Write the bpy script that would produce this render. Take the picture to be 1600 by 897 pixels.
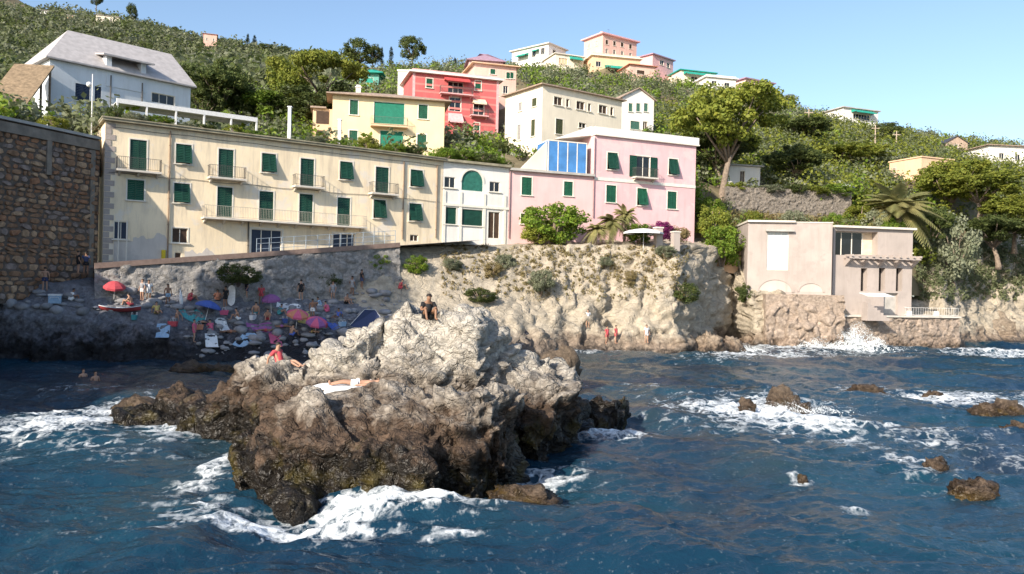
import bpy, bmesh, math, random
import numpy as np
from mathutils import Vector, Matrix
from mathutils.bvhtree import BVHTree

for o in list(bpy.data.objects): bpy.data.objects.remove(o)
SC = bpy.context.scene
C = SC.collection
random.seed(4); RNG = np.random.default_rng(11)
R = math.radians

# ------------------------------------------------------------------ camera
FPX, PHI, EYE = 1250.0, R(1.3), 6.0
cam = bpy.data.cameras.new('camera'); camo = bpy.data.objects.new('camera', cam); C.objects.link(camo)
cam.sensor_width = 36; cam.lens = 36*FPX/1600; cam.clip_start = 0.1; cam.clip_end = 9000
_c, _s = math.cos(PHI), math.sin(PHI)
camo.matrix_world = Matrix(((_c, -_s, 0, 0), (0, 0, -1, 0), (_s, _c, 0, EYE), (0, 0, 0, 1)))
SC.camera = camo
# ------------------------------------------------------------------ sky, sun, exposure
SUN_AZ, SUN_EL = R(216), R(28)          # direction to the sun: azimuth clockwise from +Y
wd = bpy.data.worlds.new('World'); SC.world = wd; wd.use_nodes = True
nt = wd.node_tree; bg = nt.nodes['Background']
sky = nt.nodes.new('ShaderNodeTexSky'); sky.sky_type = 'NISHITA'; sky.sun_disc = False
sky.sun_elevation = SUN_EL; sky.sun_rotation = SUN_AZ; sky.altitude = 0
sky.air_density = 1.0; sky.dust_density = 1.2; sky.ozone_density = 2.0
nt.links.new(sky.outputs[0], bg.inputs[0]); bg.inputs[1].default_value = 0.15
sl = bpy.data.lights.new('sun', 'SUN'); sl.energy = 5.0; sl.angle = R(0.53); sl.color = (1.0, 0.90, 0.76)
so = bpy.data.objects.new('sun', sl); C.objects.link(so)
SD = Vector((math.sin(SUN_AZ)*math.cos(SUN_EL), math.cos(SUN_AZ)*math.cos(SUN_EL), math.sin(SUN_EL)))
so.rotation_euler = SD.to_track_quat('Z', 'Y').to_euler(); so.location = (-40, -40, 60)
SC.view_settings.view_transform = 'Standard'; SC.view_settings.look = 'None'
SC.view_settings.exposure = 0.58; SC.view_settings.gamma = 1.0; SC.view_settings.use_curve_mapping = False

# ------------------------------------------------------------------ picture geometry: a pixel and a depth give a point
def ray(px, py):
    u, v = (px-800)/FPX, (448.5-py)/FPX
    return Vector((u*_c - v*_s, 1.0, u*_s + v*_c))
def at(px, py, d):
    r = ray(px, py); return Vector((r.x*d, d, EYE + r.z*d))
def on_sea(px, py, z=0.0):
    r = ray(px, py); d = (z-EYE)/r.z; return Vector((r.x*d, d, z))

# ------------------------------------------------------------------ noise in numpy
_P = np.random.default_rng(7).permutation(256); _P = np.concatenate([_P, _P, _P])
_G = np.random.default_rng(8).normal(size=(256, 3)); _G /= np.linalg.norm(_G, axis=1)[:, None]
def perlin(p):
    i = np.floor(p).astype(int); f = p - i; i &= 255
    w = f*f*f*(f*(f*6-15)+10); out = 0
    for dx in (0, 1):
        for dy in (0, 1):
            for dz in (0, 1):
                h = _P[_P[_P[(i[:, 0]+dx) & 255] + ((i[:, 1]+dy) & 255)] + ((i[:, 2]+dz) & 255)]
                g = _G[h]; d = (g*(f - np.array([dx, dy, dz]))).sum(1)
                out = out + d*(w[:, 0] if dx else 1-w[:, 0])*(w[:, 1] if dy else 1-w[:, 1])*(w[:, 2] if dz else 1-w[:, 2])
    return out*1.6
def fbm(p, oct=4, gain=.5):
    a, s, t = 1.0, np.zeros(len(p)), 0
    for k in range(oct):
        s += a*perlin(p*(2.03**k) + 17.3*k); t += a; a *= gain
    return s
def ridged(p, oct=4):
    a, s = 1.0, np.zeros(len(p))
    for k in range(oct):
        s += a*(1-np.abs(perlin(p*(2.1**k) + 9.1*k))*2); a *= .5
    return s - 1.0
def worley(p):
    i = np.floor(p).astype(int); f1 = np.full(len(p), 9.); f2 = f1.copy(); cid = np.zeros(len(p), int)
    for dx in (-1, 0, 1):
        for dy in (-1, 0, 1):
            for dz in (-1, 0, 1):
                j = i + np.array([dx, dy, dz]); k = j & 255
                h = _P[_P[_P[k[:, 0]] + k[:, 1]] + k[:, 2]]
                q = j + .5 + .45*_G[h]
                d = np.linalg.norm(q - p, axis=1)
                near = d < f1
                f2 = np.where(near, f1, np.minimum(f2, d)); cid = np.where(near, h, cid); f1 = np.where(near, d, f1)
    return f1, f2, cid

def facet(p):
    """cells that are each a tilted plane with a step at the joint: cleaved stone"""
    i = np.floor(p).astype(int); f1 = np.full(len(p), 9.); f2 = f1.copy(); h = np.zeros(len(p))
    for dx in (-1, 0, 1):
        for dy in (-1, 0, 1):
            for dz in (-1, 0, 1):
                j = i + np.array([dx, dy, dz]); k = j & 255
                n = _P[_P[_P[k[:, 0]] + k[:, 1]] + k[:, 2]]
                q = p - (j + .5 + .45*_G[n]); d = np.linalg.norm(q, axis=1); near = d < f1
                hh = (q*_G[(n+57) & 255]).sum(1)*1.3 + _G[(n+91) & 255][:, 0]*.5
                f2 = np.where(near, f1, np.minimum(f2, d)); h = np.where(near, hh, h); f1 = np.where(near, d, f1)
    return h - .5*np.exp(-(f2-f1)*20)

# ------------------------------------------------------------------ mesh helpers
class MB:
    """collects faces; build() links them as one mesh object"""
    def __init__(s): s.v, s.f = [], []
    def add(s, vs, fs):
        o = len(s.v); s.v += [tuple(v) for v in vs]; s.f += [tuple(i+o for i in f) for f in fs]; return s
    def box(s, x0, y0, z0, x1, y1, z1, M=None):
        vs = [(x, y, z) for z in (z0, z1) for y in (y0, y1) for x in (x0, x1)]
        if M is not None: vs = [M @ Vector(v) for v in vs]
        return s.add(vs, [(0, 2, 3, 1), (4, 5, 7, 6), (0, 1, 5, 4), (2, 6, 7, 3), (0, 4, 6, 2), (1, 3, 7, 5)])
    def quad(s, *p): return s.add(p, [tuple(range(len(p)))])
    def tube(s, pts, rad, n=6, cap=True):
        pts = [Vector(p) for p in pts]
        if not hasattr(rad, '__len__'): rad = [rad]*len(pts)
        vs, fs = [], []; a = None
        for k, p in enumerate(pts):
            t = (pts[min(k+1, len(pts)-1)] - pts[max(k-1, 0)]).normalized()
            if a is None: a = t.orthogonal().normalized()
            a = (a - t*a.dot(t)); a = a.normalized() if a.length > 1e-6 else t.orthogonal().normalized()
            b = t.cross(a)
            for j in range(n):
                w = 2*math.pi*j/n; vs.append(p + rad[k]*(math.cos(w)*a + math.sin(w)*b))
        for k in range(len(pts)-1):
            for j in range(n):
                fs.append((k*n+j, k*n+(j+1) % n, (k+1)*n+(j+1) % n, (k+1)*n+j))
        if cap: fs += [tuple(range(n-1, -1, -1)), tuple(range((len(pts)-1)*n, len(pts)*n))]
        return s.add(vs, fs)
    def mesh(s, name, mat=None, smooth=False):
        me = bpy.data.meshes.new(name); me.from_pydata(s.v, [], s.f); me.update()
        if mat: me.materials.append(mat)
        if smooth: me.polygons.foreach_set('use_smooth', [True]*len(me.polygons))
        return me
    def build(s, name, mat, parent=None, M=None, smooth=False):
        return link(name, s.mesh(name, mat, smooth), parent, M)
def link(name, me, parent=None, M=None):
    o = bpy.data.objects.new(name, me); C.objects.link(o)
    if parent is not None: o.parent = parent
    if M is not None: o.matrix_local = M
    return o
def grid_mesh(name, V, nr, nc, mat, smooth=True):
    """V is (nr*nc,3), rows by columns"""
    me = bpy.data.meshes.new(name); i = np.arange(nr*nc).reshape(nr, nc)
    q = np.stack([i[:-1, :-1], i[:-1, 1:], i[1:, 1:], i[1:, :-1]], -1).reshape(-1, 4)
    return np_mesh(name, V, q, mat, smooth)
def np_mesh(name, V, q, mat, smooth=True):
    me = bpy.data.meshes.new(name); k = q.shape[1]
    me.vertices.add(len(V)); me.vertices.foreach_set('co', np.asarray(V, np.float32).ravel())
    me.loops.add(q.size); me.loops.foreach_set('vertex_index', q.ravel().astype(np.int32))
    me.polygons.add(len(q)); me.polygons.foreach_set('loop_start', np.arange(0, q.size, k, dtype=np.int32))
    me.polygons.foreach_set('loop_total', np.full(len(q), k, np.int32))
    me.update(calc_edges=True)
    if smooth: me.polygons.foreach_set('use_smooth', np.ones(len(q), bool))
    if mat: me.materials.append(mat)
    return me
def tag(o, label=None, cat=None, group=None, kind=None):
    if label: o['label'] = label
    if cat: o['category'] = cat
    if group: o['group'] = group
    if kind: o['kind'] = kind
    return o
def empty(name, loc, rz=0, label=None, cat=None, group=None):
    o = bpy.data.objects.new(name, None); C.objects.link(o); o.empty_display_size = .3
    o.matrix_world = Matrix.Translation(loc) @ Matrix.Rotation(rz, 4, 'Z')
    return tag(o, label, cat, group)
def T(x, y, z): return Matrix.Translation((x, y, z))
def RZ(a): return Matrix.Rotation(a, 4, 'Z')

# ------------------------------------------------------------------ materials
MATS = {}
def nodes_of(m):
    m.use_nodes = True; n = m.node_tree.nodes; return n, m.node_tree.links, n['Principled BSDF']
def mix_rgb(n, l, fac, a, b, blend='MIX'):
    x = n.new('ShaderNodeMix'); x.data_type = 'RGBA'; x.blend_type = blend
    for sock, val in ((x.inputs[0], fac), (x.inputs[6], a), (x.inputs[7], b)):
        if hasattr(val, 'is_output'): l.new(val, sock)
        elif isinstance(val, (int, float)): sock.default_value = val
        else: sock.default_value = (*val, 1)
    return x.outputs[2]
def ramp(n, l, src, lo, hi):
    x = n.new('ShaderNodeMapRange'); x.clamp = True
    x.inputs[1].default_value = lo; x.inputs[2].default_value = hi; l.new(src, x.inputs[0]); return x.outputs[0]
def noise_node(n, l, vec, scale, detail=4, rough=.55, dist=0):
    x = n.new('ShaderNodeTexNoise'); x.inputs['Scale'].default_value = scale; x.inputs['Detail'].default_value = detail
    x.inputs['Roughness'].default_value = rough; x.inputs['Distortion'].default_value = dist
    if vec is not None: l.new(vec, x.inputs['Vector'])
    return x.outputs[0]
def math_node(n, l, op, a, b=0.0):
    x = n.new('ShaderNodeMath'); x.operation = op
    for k, v in ((0, a), (1, b)):
        if hasattr(v, 'is_output'): l.new(v, x.inputs[k])
        else: x.inputs[k].default_value = v
    return x.outputs[0]
def bump(n, l, b, height, strength=.3, dist=.05):
    x = n.new('ShaderNodeBump'); x.inputs['Strength'].default_value = strength; x.inputs['Distance'].default_value = dist
    l.new(height, x.inputs['Height']); l.new(x.outputs[0], b.inputs['Normal'])
def plain(name, col, rough=.6, var=.12, scale=3., metallic=0., bumpy=0., spec=.4):
    if name in MATS: return MATS[name]
    m = bpy.data.materials.new(name); n, l, b = nodes_of(m); MATS[name] = m
    g = n.new('ShaderNodeNewGeometry').outputs['Position']
    nz = noise_node(n, l, g, scale, 5)
    lo = [c*(1-var) for c in col]; hi = [min(1, c*(1+var)) for c in col]
    l.new(mix_rgb(n, l, ramp(n, l, nz, .3, .7), lo, hi), b.inputs['Base Color'])
    b.inputs['Roughness'].default_value = rough; b.inputs['Metallic'].default_value = metallic
    b.inputs['Specular IOR Level'].default_value = spec
    if bumpy: bump(n, l, b, noise_node(n, l, g, scale*6, 4), .5, bumpy)
    return m
def stucco(name, col, stain=(.25, .22, .18), amount=.35, patch=None):
    """painted plaster: mottling, rain streaks, worn patches and a little grain"""
    if name in MATS: return MATS[name]
    m = bpy.data.materials.new(name); n, l, b = nodes_of(m); MATS[name] = m
    g = n.new('ShaderNodeNewGeometry').outputs['Position']
    mp = n.new('ShaderNodeMapping'); mp.inputs['Scale'].default_value = (1, 1, .13); l.new(g, mp.inputs['Vector'])
    big = ramp(n, l, noise_node(n, l, g, .35, 5), .3, .7)
    c = mix_rgb(n, l, big, [x*.88 for x in col], [min(1, x*1.06) for x in col])
    st = math_node(n, l, 'MAXIMUM', ramp(n, l, noise_node(n, l, mp.outputs[0], 1.7, 6, .65), .48, .78), math_node(n, l, 'MULTIPLY', ramp(n, l, noise_node(n, l, mp.outputs[0], 5.5, 5, .6), .55, .75), .5))
    c = mix_rgb(n, l, math_node(n, l, 'MULTIPLY', st, amount), c, stain)
    if patch:
        pt = ramp(n, l, noise_node(n, l, g, .6, 6, .65), .54, .62)
        c = mix_rgb(n, l, math_node(n, l, 'MULTIPLY', pt, .75), c, patch)
    l.new(c, b.inputs['Base Color']); b.inputs['Roughness'].default_value = .85; b.inputs['Specular IOR Level'].default_value = .2
    bump(n, l, b, noise_node(n, l, g, 9, 5), .35, .03)
    return m
def leaf(name, a, b_, c_, trans=.25):
    """foliage: colour differs from clump to clump and from plant to plant"""
    if name in MATS: return MATS[name]
    m = bpy.data.materials.new(name); n, l, b = nodes_of(m); MATS[name] = m
    g = n.new('ShaderNodeNewGeometry').outputs['Position']; oi = n.new('ShaderNodeObjectInfo').outputs['Random']
    c = mix_rgb(n, l, ramp(n, l, noise_node(n, l, g, .45, 3), .35, .65), a, b_)
    c = mix_rgb(n, l, math_node(n, l, 'MULTIPLY', ramp(n, l, noise_node(n, l, g, 2.2, 3), .5, .72), .8), c, c_)
    hs = n.new('ShaderNodeHueSaturation'); l.new(c, hs.inputs['Color'])
    l.new(math_node(n, l, 'ADD', math_node(n, l, 'MULTIPLY', oi, .4), .8), hs.inputs['Value'])
    l.new(hs.outputs[0], b.inputs['Base Color']); b.inputs['Roughness'].default_value = .6; b.inputs['Specular IOR Level'].default_value = .25
    t = n.new('ShaderNodeBsdfTranslucent'); l.new(hs.outputs[0], t.inputs[0])
    mx = n.new('ShaderNodeMixShader'); mx.inputs[0].default_value = trans
    l.new(b.outputs[0], mx.inputs[1]); l.new(t.outputs[0], mx.inputs[2]); l.new(mx.outputs[0], n['Material Output'].inputs[0])
    return m
def rock_mat(name, top, mid, low, z_mid, z_low, algae=None, scale=1.0, dots=(.12, .1, .08), relief=.75, soft=.6):
    """dry pale rock above, brown band, dark wet weed-grown band at the tide line, with cracks"""
    m = bpy.data.materials.new(name); n, l, b = nodes_of(m); MATS[name] = m
    g = n.new('ShaderNodeNewGeometry').outputs['Position']
    sx = n.new('ShaderNodeSeparateXYZ'); l.new(g, sx.inputs[0])
    nb = noise_node(n, l, g, .5*scale, 6, .6); nf = noise_node(n, l, g, 2.6*scale, 7, .65)
    zz = math_node(n, l, 'ADD', sx.outputs[2], math_node(n, l, 'MULTIPLY', math_node(n, l, 'SUBTRACT', nb, .5), 3.2))
    zz = math_node(n, l, 'ADD', zz, math_node(n, l, 'MULTIPLY', math_node(n, l, 'SUBTRACT', nf, .5), 1.8))
    tv = mix_rgb(n, l, ramp(n, l, nf, .35, .68), [x*.68 for x in top], [min(1, x*1.15) for x in top])
    tv = mix_rgb(n, l, math_node(n, l, 'MULTIPLY', ramp(n, l, noise_node(n, l, g, 7*scale, 6, .7), .55, .72), .6), tv, dots)
    mv = mix_rgb(n, l, ramp(n, l, nf, .35, .7), [x*.5 for x in mid], [x*1.25 for x in mid])
    lv = mix_rgb(n, l, ramp(n, l, nf, .4, .7), low, [x*2.0 for x in low])
    if algae:
        lv = mix_rgb(n, l, ramp(n, l, noise_node(n, l, g, .9, 4), .52, .66), lv, algae)
    c = mix_rgb(n, l, ramp(n, l, zz, z_mid-soft, z_mid+soft), mv, tv)
    c = mix_rgb(n, l, ramp(n, l, zz, z_low+.35, z_low-.35), c, lv)
    l.new(c, b.inputs['Base Color'])
    wet = ramp(n, l, zz, z_low+.6, z_low-.3)
    l.new(math_node(n, l, 'SUBTRACT', .9, math_node(n, l, 'MULTIPLY', wet, .55)), b.inputs['Roughness'])
    b.inputs['Specular IOR Level'].default_value = .35
    hh = math_node(n, l, 'ADD', math_node(n, l, 'MULTIPLY', noise_node(n, l, g, 5*scale, 6, .6), .55), math_node(n, l, 'MULTIPLY', noise_node(n, l, g, 1.4*scale, 4, .6, 1.5), 1.5))
    vd = n.new('ShaderNodeTexNoise'); vd.inputs['Scale'].default_value = 2.0*scale; vd.inputs['Detail'].default_value = 5; l.new(g, vd.inputs['Vector'])
    vm = n.new('ShaderNodeVectorMath'); vm.operation = 'MULTIPLY_ADD'; l.new(vd.outputs['Color'], vm.inputs[0]); vm.inputs[1].default_value = (.9, .9, .9); l.new(g, vm.inputs[2])
    mq = n.new('ShaderNodeMapping'); mq.inputs['Rotation'].default_value = (.3, -.5, .4); mq.inputs['Scale'].default_value = (.7, 1, 1.9); l.new(vm.outputs[0], mq.inputs['Vector'])
    ck = []
    for sc in (1.3, 3.4):
        vo = n.new('ShaderNodeTexVoronoi'); vo.feature = 'DISTANCE_TO_EDGE'; vo.inputs['Scale'].default_value = sc*scale; l.new(mq.outputs[0], vo.inputs['Vector']); ck.append(ramp(n, l, vo.outputs['Distance'], 0, .07))
    vc = n.new('ShaderNodeTexVoronoi'); vc.inputs['Scale'].default_value = 3.4*scale; l.new(mq.outputs[0], vc.inputs['Vector'])
    sp = n.new('ShaderNodeSeparateColor'); l.new(vc.outputs['Color'], sp.inputs[0])
    hh = math_node(n, l, 'ADD', hh, math_node(n, l, 'MULTIPLY', ck[0], .9)); hh = math_node(n, l, 'ADD', hh, math_node(n, l, 'MULTIPLY', ck[1], .22)); hh = math_node(n, l, 'ADD', hh, math_node(n, l, 'MULTIPLY', sp.outputs[0], .3))
    bump(n, l, b, hh, relief, .15/scale)
    return m

M_yellow = stucco('plaster_yellow', (.90, .75, .53), (.48, .39, .30), .75, (.78, .70, .60))
M_villa = stucco('plaster_villa_yellow', (.84, .68, .42), amount=.15)
M_pink = stucco('plaster_pink', (.78, .49, .50), (.46, .30, .30), .5, (.74, .54, .53))
M_pink2 = stucco('plaster_pale_pink', (.78, .51, .50), (.5, .33, .3), .25)
M_white = stucco('plaster_white', (.80, .77, .72), amount=.2)
M_shadewhite = stucco('plaster_shade_white', (.66, .70, .74), amount=.25)  # white plaster with the blue of its shaded front put into the colour
M_cream = stucco('plaster_cream', (.80, .72, .58), amount=.2)
M_red = stucco('plaster_red', (.56, .13, .13), (.6, .25, .22), .4)
M_salmon = stucco('plaster_salmon', (.74, .47, .39), amount=.3)
M_peach = stucco('plaster_peach', (.76, .52, .34), amount=.25)
M_stonepale = stucco('pale_stone', (.43, .37, .335), (.25, .21, .18), .4, (.36, .31, .28))
M_trim = plain('white_trim', (.76, .71, .62), .7, .08)
M_green = plain('green_shutter', (.012, .085, .045), .5, .25, 1.5)
M_dkgreen = plain('dark_green_shutter', (.010, .055, .035), .5, .25, 1.5)
M_blue = plain('blue_shutter', (.02, .033, .065), .5, .2)
M_teal = plain('teal_awning', (.02, .30, .23), .8, .15)
M_awgreen = plain('green_awning', (.02, .20, .13), .8, .15)
M_awred = plain('red_awning', (.50, .07, .07), .8, .15)
M_awpink = plain('pink_drape', (.70, .40, .40), .85, .15)
M_awcream = plain('cream_awning', (.72, .58, .42), .85, .15)
M_glass = plain('window_glass', (.012, .014, .018), .08, .3, 1., spec=.6)
M_blueglass = plain('blue_glass', (.06, .20, .46), .06, .25, .8, spec=.7)
M_wood = plain('dark_wood', (.06, .035, .022), .7, .3)
M_iron = plain('painted_iron', (.10, .09, .08), .5, .2)
M_ironpale = plain('pale_iron', (.45, .40, .33), .5, .2)
M_pipe = plain('brown_drainpipe', (.26, .18, .12), .5, .15)
M_slate = plain('grey_roof', (.44, .41, .40), .8, .15, 2., bumpy=.02)
M_tile = plain('brown_roof', (.36, .27, .21), .85, .25, 3., bumpy=.03)
M_redtile = plain('terracotta_roof', (.50, .22, .14), .85, .25, 3., bumpy=.03)
M_purple = plain('mauve_roof', (.34, .22, .28), .85, .2, 3.)
M_conc = plain('concrete', (.42, .40, .37), .9, .2, 1.2, bumpy=.02)
M_paleconc = plain('pale_concrete', (.62, .57, .50), .9, .15, 1.2, bumpy=.02)
M_asphalt = plain('asphalt', (.07, .065, .06), .9, .2, 2.)
M_mortar = plain('mortar', (.13, .10, .08), .95, .3, 3., bumpy=.04)

# ------------------------------------------------------------------ where the houses on the hill stand (eave corners of the front: pixel x, y, depth in metres)
# key: (left corner, right corner, pixel y of the visible foot, depth of the body)
SITE = {
 'grey_roof': ((78, 97, 75), (298, 133, 85), 196, 9.0),
 'villa':     ((520, 148, 95), (695, 160, 97.7), 232, 9.5),
 'red':       ((645, 113, 118), (780, 127, 122), 212, 8.0),
 'redtall':   ((742, 101, 130), (807, 104, 132), 165, 9.0),
 'mauve':     ((733, 95, 150), (786, 97, 151), 110, 8.0),
 'annex':     ((622, 110, 126), (646, 113, 126), 150, 6.0),
 'creamcorner': ((848, 133, 104), (972, 158, 112), 236, 8.5),
 'gable':     ((973, 153, 120), (1022, 155, 122), 208, 8.0),
 'summit':    ((942, 54, 215), (995, 66, 222), 95, 7.8),
 'summitwing': ((926, 88, 211), (1000, 92, 214), 118, 9.0),
 'summitlow': ((985, 103, 205), (1024, 103, 207), 128, 8.0),
 'summitback': ((1020, 86, 218), (1052, 95, 224), 115, 9.0),
 'cornerflat': ((857, 68, 218), (884, 80, 224), 105, 13.0),
 'yellowbox': ((868, 84, 211), (912, 90, 214), 114, 8.0),
 'tealroof':  ((1064, 108, 216), (1118, 117, 219), 136, 8.0),
 'whitelow':  ((1104, 119, 206), (1150, 126, 208), 142, 8.0),
 'pinkfar':   ((1165, 122, 214), (1208, 133, 219), 158, 9.0),
 'whiteright': ((1318, 165, 200), (1372, 178, 204), 196, 9.0),
 'whiteedge': ((1545, 226, 170), (1650, 233, 172), 262, 9.0),
 'tinygable': ((1478, 222, 190), (1512, 225, 190), 232, 6.0),
 'peach':     ((1390, 253, 135), (1440, 247, 129), 284, 7.0),
 'teal':      ((562, 114, 150), (592, 116, 150), 142, 5.0),
 'shed':      ((1138, 258, 111), (1188, 262, 112), 296, 5.0),
 'far_a':     ((62, 16, 440), (86, 18, 442), 27, 8.0),
 'far_b':     ((105, 24, 420), (117, 25, 421), 34, 7.0),
 'far_c':     ((150, 22, 430), (188, 28, 434), 34, 8.0),
 'far_d':     ((318, 52, 400), (339, 55, 402), 70, 8.0),
 'far_e':     ((2, 14, 450), (28, 18, 452), 24, 8.0),
}
def site(k):
    l, r, fy, dep = SITE[k]; a, b = at(*l), at(*r)
    zt = (a.z+b.z)/2; foot = at(l[0], fy, l[2]).z; foot2 = at(r[0], fy+(r[1]-l[1]), r[2]).z
    return a, b, zt, min(foot, foot2), dep

# ------------------------------------------------------------------ hillside as a surface through known ground points
# front edge of the hill: x, y, z
GL = np.array([(-420, 40, 30), (-200, 46, 24), (-90, 52, 18.5), (-60, 56, 17.3), (-37.2, 57, 17.0), (-34.6, 64, 17.0), (-33, 69.5, 17.5), (-20, 78, 17.6), (-7, 86.5, 17.6),
               (-.3, 90, 17.6), (9, 93.5, 17.4), (21, 98.8, 16.6), (24, 97, 12.4), (27, 97, 12.6), (36, 97.5, 13.2), (46, 99, 12.6), (53, 104, 6),
               (56, 109, 11), (66, 122, 15.5), (95, 135, 17.5), (200, 175, 22), (420, 260, 25)], float)
def gline(x): return np.interp(x, GL[:, 0], GL[:, 1]), np.interp(x, GL[:, 0], GL[:, 2])
ctrl = []
for x in np.concatenate([np.arange(-90, 100, 5.), [-420, -300, -200, -140, 130, 200, 300, 420]]):
    y, z = gline(x); ctrl.append((x, y, z))
for k in SITE:
    a, b, zt, fz, dep = site(k)
    n = Vector((-(b-a).y, (b-a).x)).normalized()
    if k.startswith('summit') and k != 'summit' and k != 'summitlow': continue
    for p in (a, b, (a+b)/2):
        ctrl.append((p.x, p.y, fz)); ctrl.append((p.x-n.x*2.5, p.y-n.y*2.5, fz-.4)); ctrl.append((p.x+n.x*dep*.9, p.y+n.y*dep*.9, fz+.8))
for px, py, d in [(-300, -150, 520), (-150, -75, 500), (0, -22, 480), (100, 8, 470), (200, 38, 460), (270, 62, 450), (350, 82, 440), (430, 97, 430), (520, 104, 420), (620, 108, 410), (720, 118, 405), (900, 140, 400),
                  (0, 120, 260), (150, 120, 270), (300, 125, 270), (430, 128, 270), (550, 128, 280), (0, 165, 150), (200, 160, 150), (330, 160, 150), (450, 165, 140), (-150, 100, 260), (-300, 60, 260),
                  (0, 60, 360), (150, 75, 360), (300, 100, 360),
                  (380, 200, 98), (470, 200, 98), (560, 112, 225), (640, 108, 225), (700, 108, 232), (800, 104, 232), (600, 150, 160), (620, 205, 112), (720, 222, 108),
                  (1040, 118, 225), (1100, 136, 230), (1250, 178, 225), (1300, 192, 215), (1400, 207, 220), (1480, 226, 220), (1600, 238, 210), (1750, 270, 220), (1900, 300, 230),
                  (900, 150, 165), (1000, 200, 122), (1050, 175, 160), (1100, 215, 135), (1110, 290, 104), (1200, 290, 108), (1300, 300, 108), (1200, 250, 130), (1280, 235, 155), (1350, 250, 150),
                  (1450, 300, 128), (1550, 320, 130), (1600, 300, 150), (1750, 340, 150), (1480, 360, 120), (1560, 380, 124), (1650, 400, 128)]:
    p = at(px, py, d); ctrl.append(tuple(p))
for px, py, d, drop in [(200, 38, 560, 60), (0, -22, 600, 60), (430, 97, 520, 50), (700, 120, 300, 25), (950, 100, 290, 25), (1200, 160, 300, 25), (1400, 210, 300, 25), (1600, 240, 300, 25), (1900, 300, 320, 25)]:
    p = at(px, py, d); ctrl.append((p.x, p.y, p.z-drop))
# the terrace above the garden wall and its foot
for x in (28, 31, 34, 37, 40, 43, 46):
    yw = 104+(x-28)/17*3
    for dy, z in ((1.6, 19.3), (4, 19.6), (-.7, 14.6), (-2.5, 14.0)): ctrl.append((x, yw+dy, z))
ctrl = np.array(ctrl)
key = np.unique(np.round(ctrl[:, :2], 0), axis=0, return_index=True)[1]; ctrl = ctrl[key]
def _k(a, b): return np.linalg.norm(a[:, None, :2]-b[None, :, :2], axis=2)
_A = _k(ctrl, ctrl) + .02*np.eye(len(ctrl))*0 ; _A -= np.eye(len(ctrl))*1.2     # slightly smoothed
_W = np.linalg.solve(np.block([[_A, np.ones((len(ctrl), 1))], [np.ones((1, len(ctrl))), np.zeros((1, 1))]]), np.append(ctrl[:, 2], 0))
def hill_z(x, y):
    P = np.stack([np.atleast_1d(x), np.atleast_1d(y)], 1).astype(float); out = np.empty(len(P))
    for s in range(0, len(P), 20000):
        out[s:s+20000] = _k(P[s:s+20000], ctrl) @ _W[:-1] + _W[-1]
    return out

M_earth = plain('hill_earth', (.16, .13, .075), .95, .45, .35, bumpy=.1)
_xs = np.unique(np.concatenate([np.linspace(-420, -90, 45), np.arange(-90, 100, 1.3), np.linspace(100, 420, 40)]))
_ss = np.concatenate([[-.5], np.arange(0, 60, 1.2), np.linspace(60, 160, 45), np.linspace(165, 560, 60)])
gy, gz = gline(_xs)
X = np.tile(_xs, (len(_ss), 1)); Y = gy[None, :] + _ss[:, None]
Z = hill_z(X.ravel(), Y.ravel()).reshape(X.shape)
P3 = np.stack([X.ravel(), Y.ravel(), Z.ravel()], 1)
P3[:, 2] += .35*fbm(P3*.23, 4) * np.clip((Y-gy[None, :]).ravel()/6, 0, 1)
P3[:len(_xs), 2] -= 3.0
hill_me = grid_mesh('hillside', P3, *X.shape, M_earth)
hillside = tag(link('hillside', hill_me), kind='structure')

# ------------------------------------------------------------------ shore: lofted through measured profiles (x: six points of y, z)
def loft(name, stations, rows, dx, mat, rough, cell, seedz=0., lo=None):
    xs = np.array([s[0] for s in stations], float); prof = np.array([s[1] for s in stations], float)   # (n,6,2)
    gx = np.arange(xs[0], xs[-1]+dx, dx); k = prof.shape[1]
    line = np.stack([[np.interp(gx, xs, prof[:, i, c]) for c in (0, 1)] for i in range(k)])      # (k,2,nx)
    R_ = []
    for i in range(k-1):
        for t in np.arange(rows[i])/rows[i]: R_.append(line[i]*(1-t)+line[i+1]*t)
    R_.append(line[-1]); R_ = np.array(R_)                                                          # (nr,2,nx)
    nr, nx = len(R_), len(gx)
    V = np.stack([np.tile(gx, (nr, 1)), R_[:, 0], R_[:, 1]], -1)
    du = np.gradient(V, axis=1); dv = np.gradient(V, axis=0); N = np.cross(du, dv); N /= np.linalg.norm(N, axis=2)[..., None]+1e-9
    V = V.reshape(-1, 3); N = N.reshape(-1, 3)
    h = fbm(V*.3+seedz, 5)*1.1 + ridged(V*.8+seedz, 4)*.3 + facet(V*np.array([1, 1, .8])*cell + seedz)*.75 + facet(V*cell*2.6+seedz)*.28
    steep = np.clip(1.25-np.abs(N[:, 2]), .12, 1)
    if name == 'cliff': steep = steep*np.clip((V[:, 0]+6)/8, .28, 1)          # the bank below the street is smoother
    V = V + N*(h*rough*steep)[:, None]
    return link(name, grid_mesh(name, V, nr, nx, mat))
M_cliff = rock_mat('cliff_rock', (.42, .365, .285), (.26, .20, .15), (.035, .028, .022), 1.6, .4, scale=.6, dots=(.26, .19, .12), relief=.5)
M_beach = rock_mat('beach_shingle', (.22, .225, .25), (.12, .12, .14), (.014, .014, .017), 2.5, 1.5, scale=1.5, dots=(.3, .28, .26))  # blue tint of the cove's shadow is put into these greys
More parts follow.
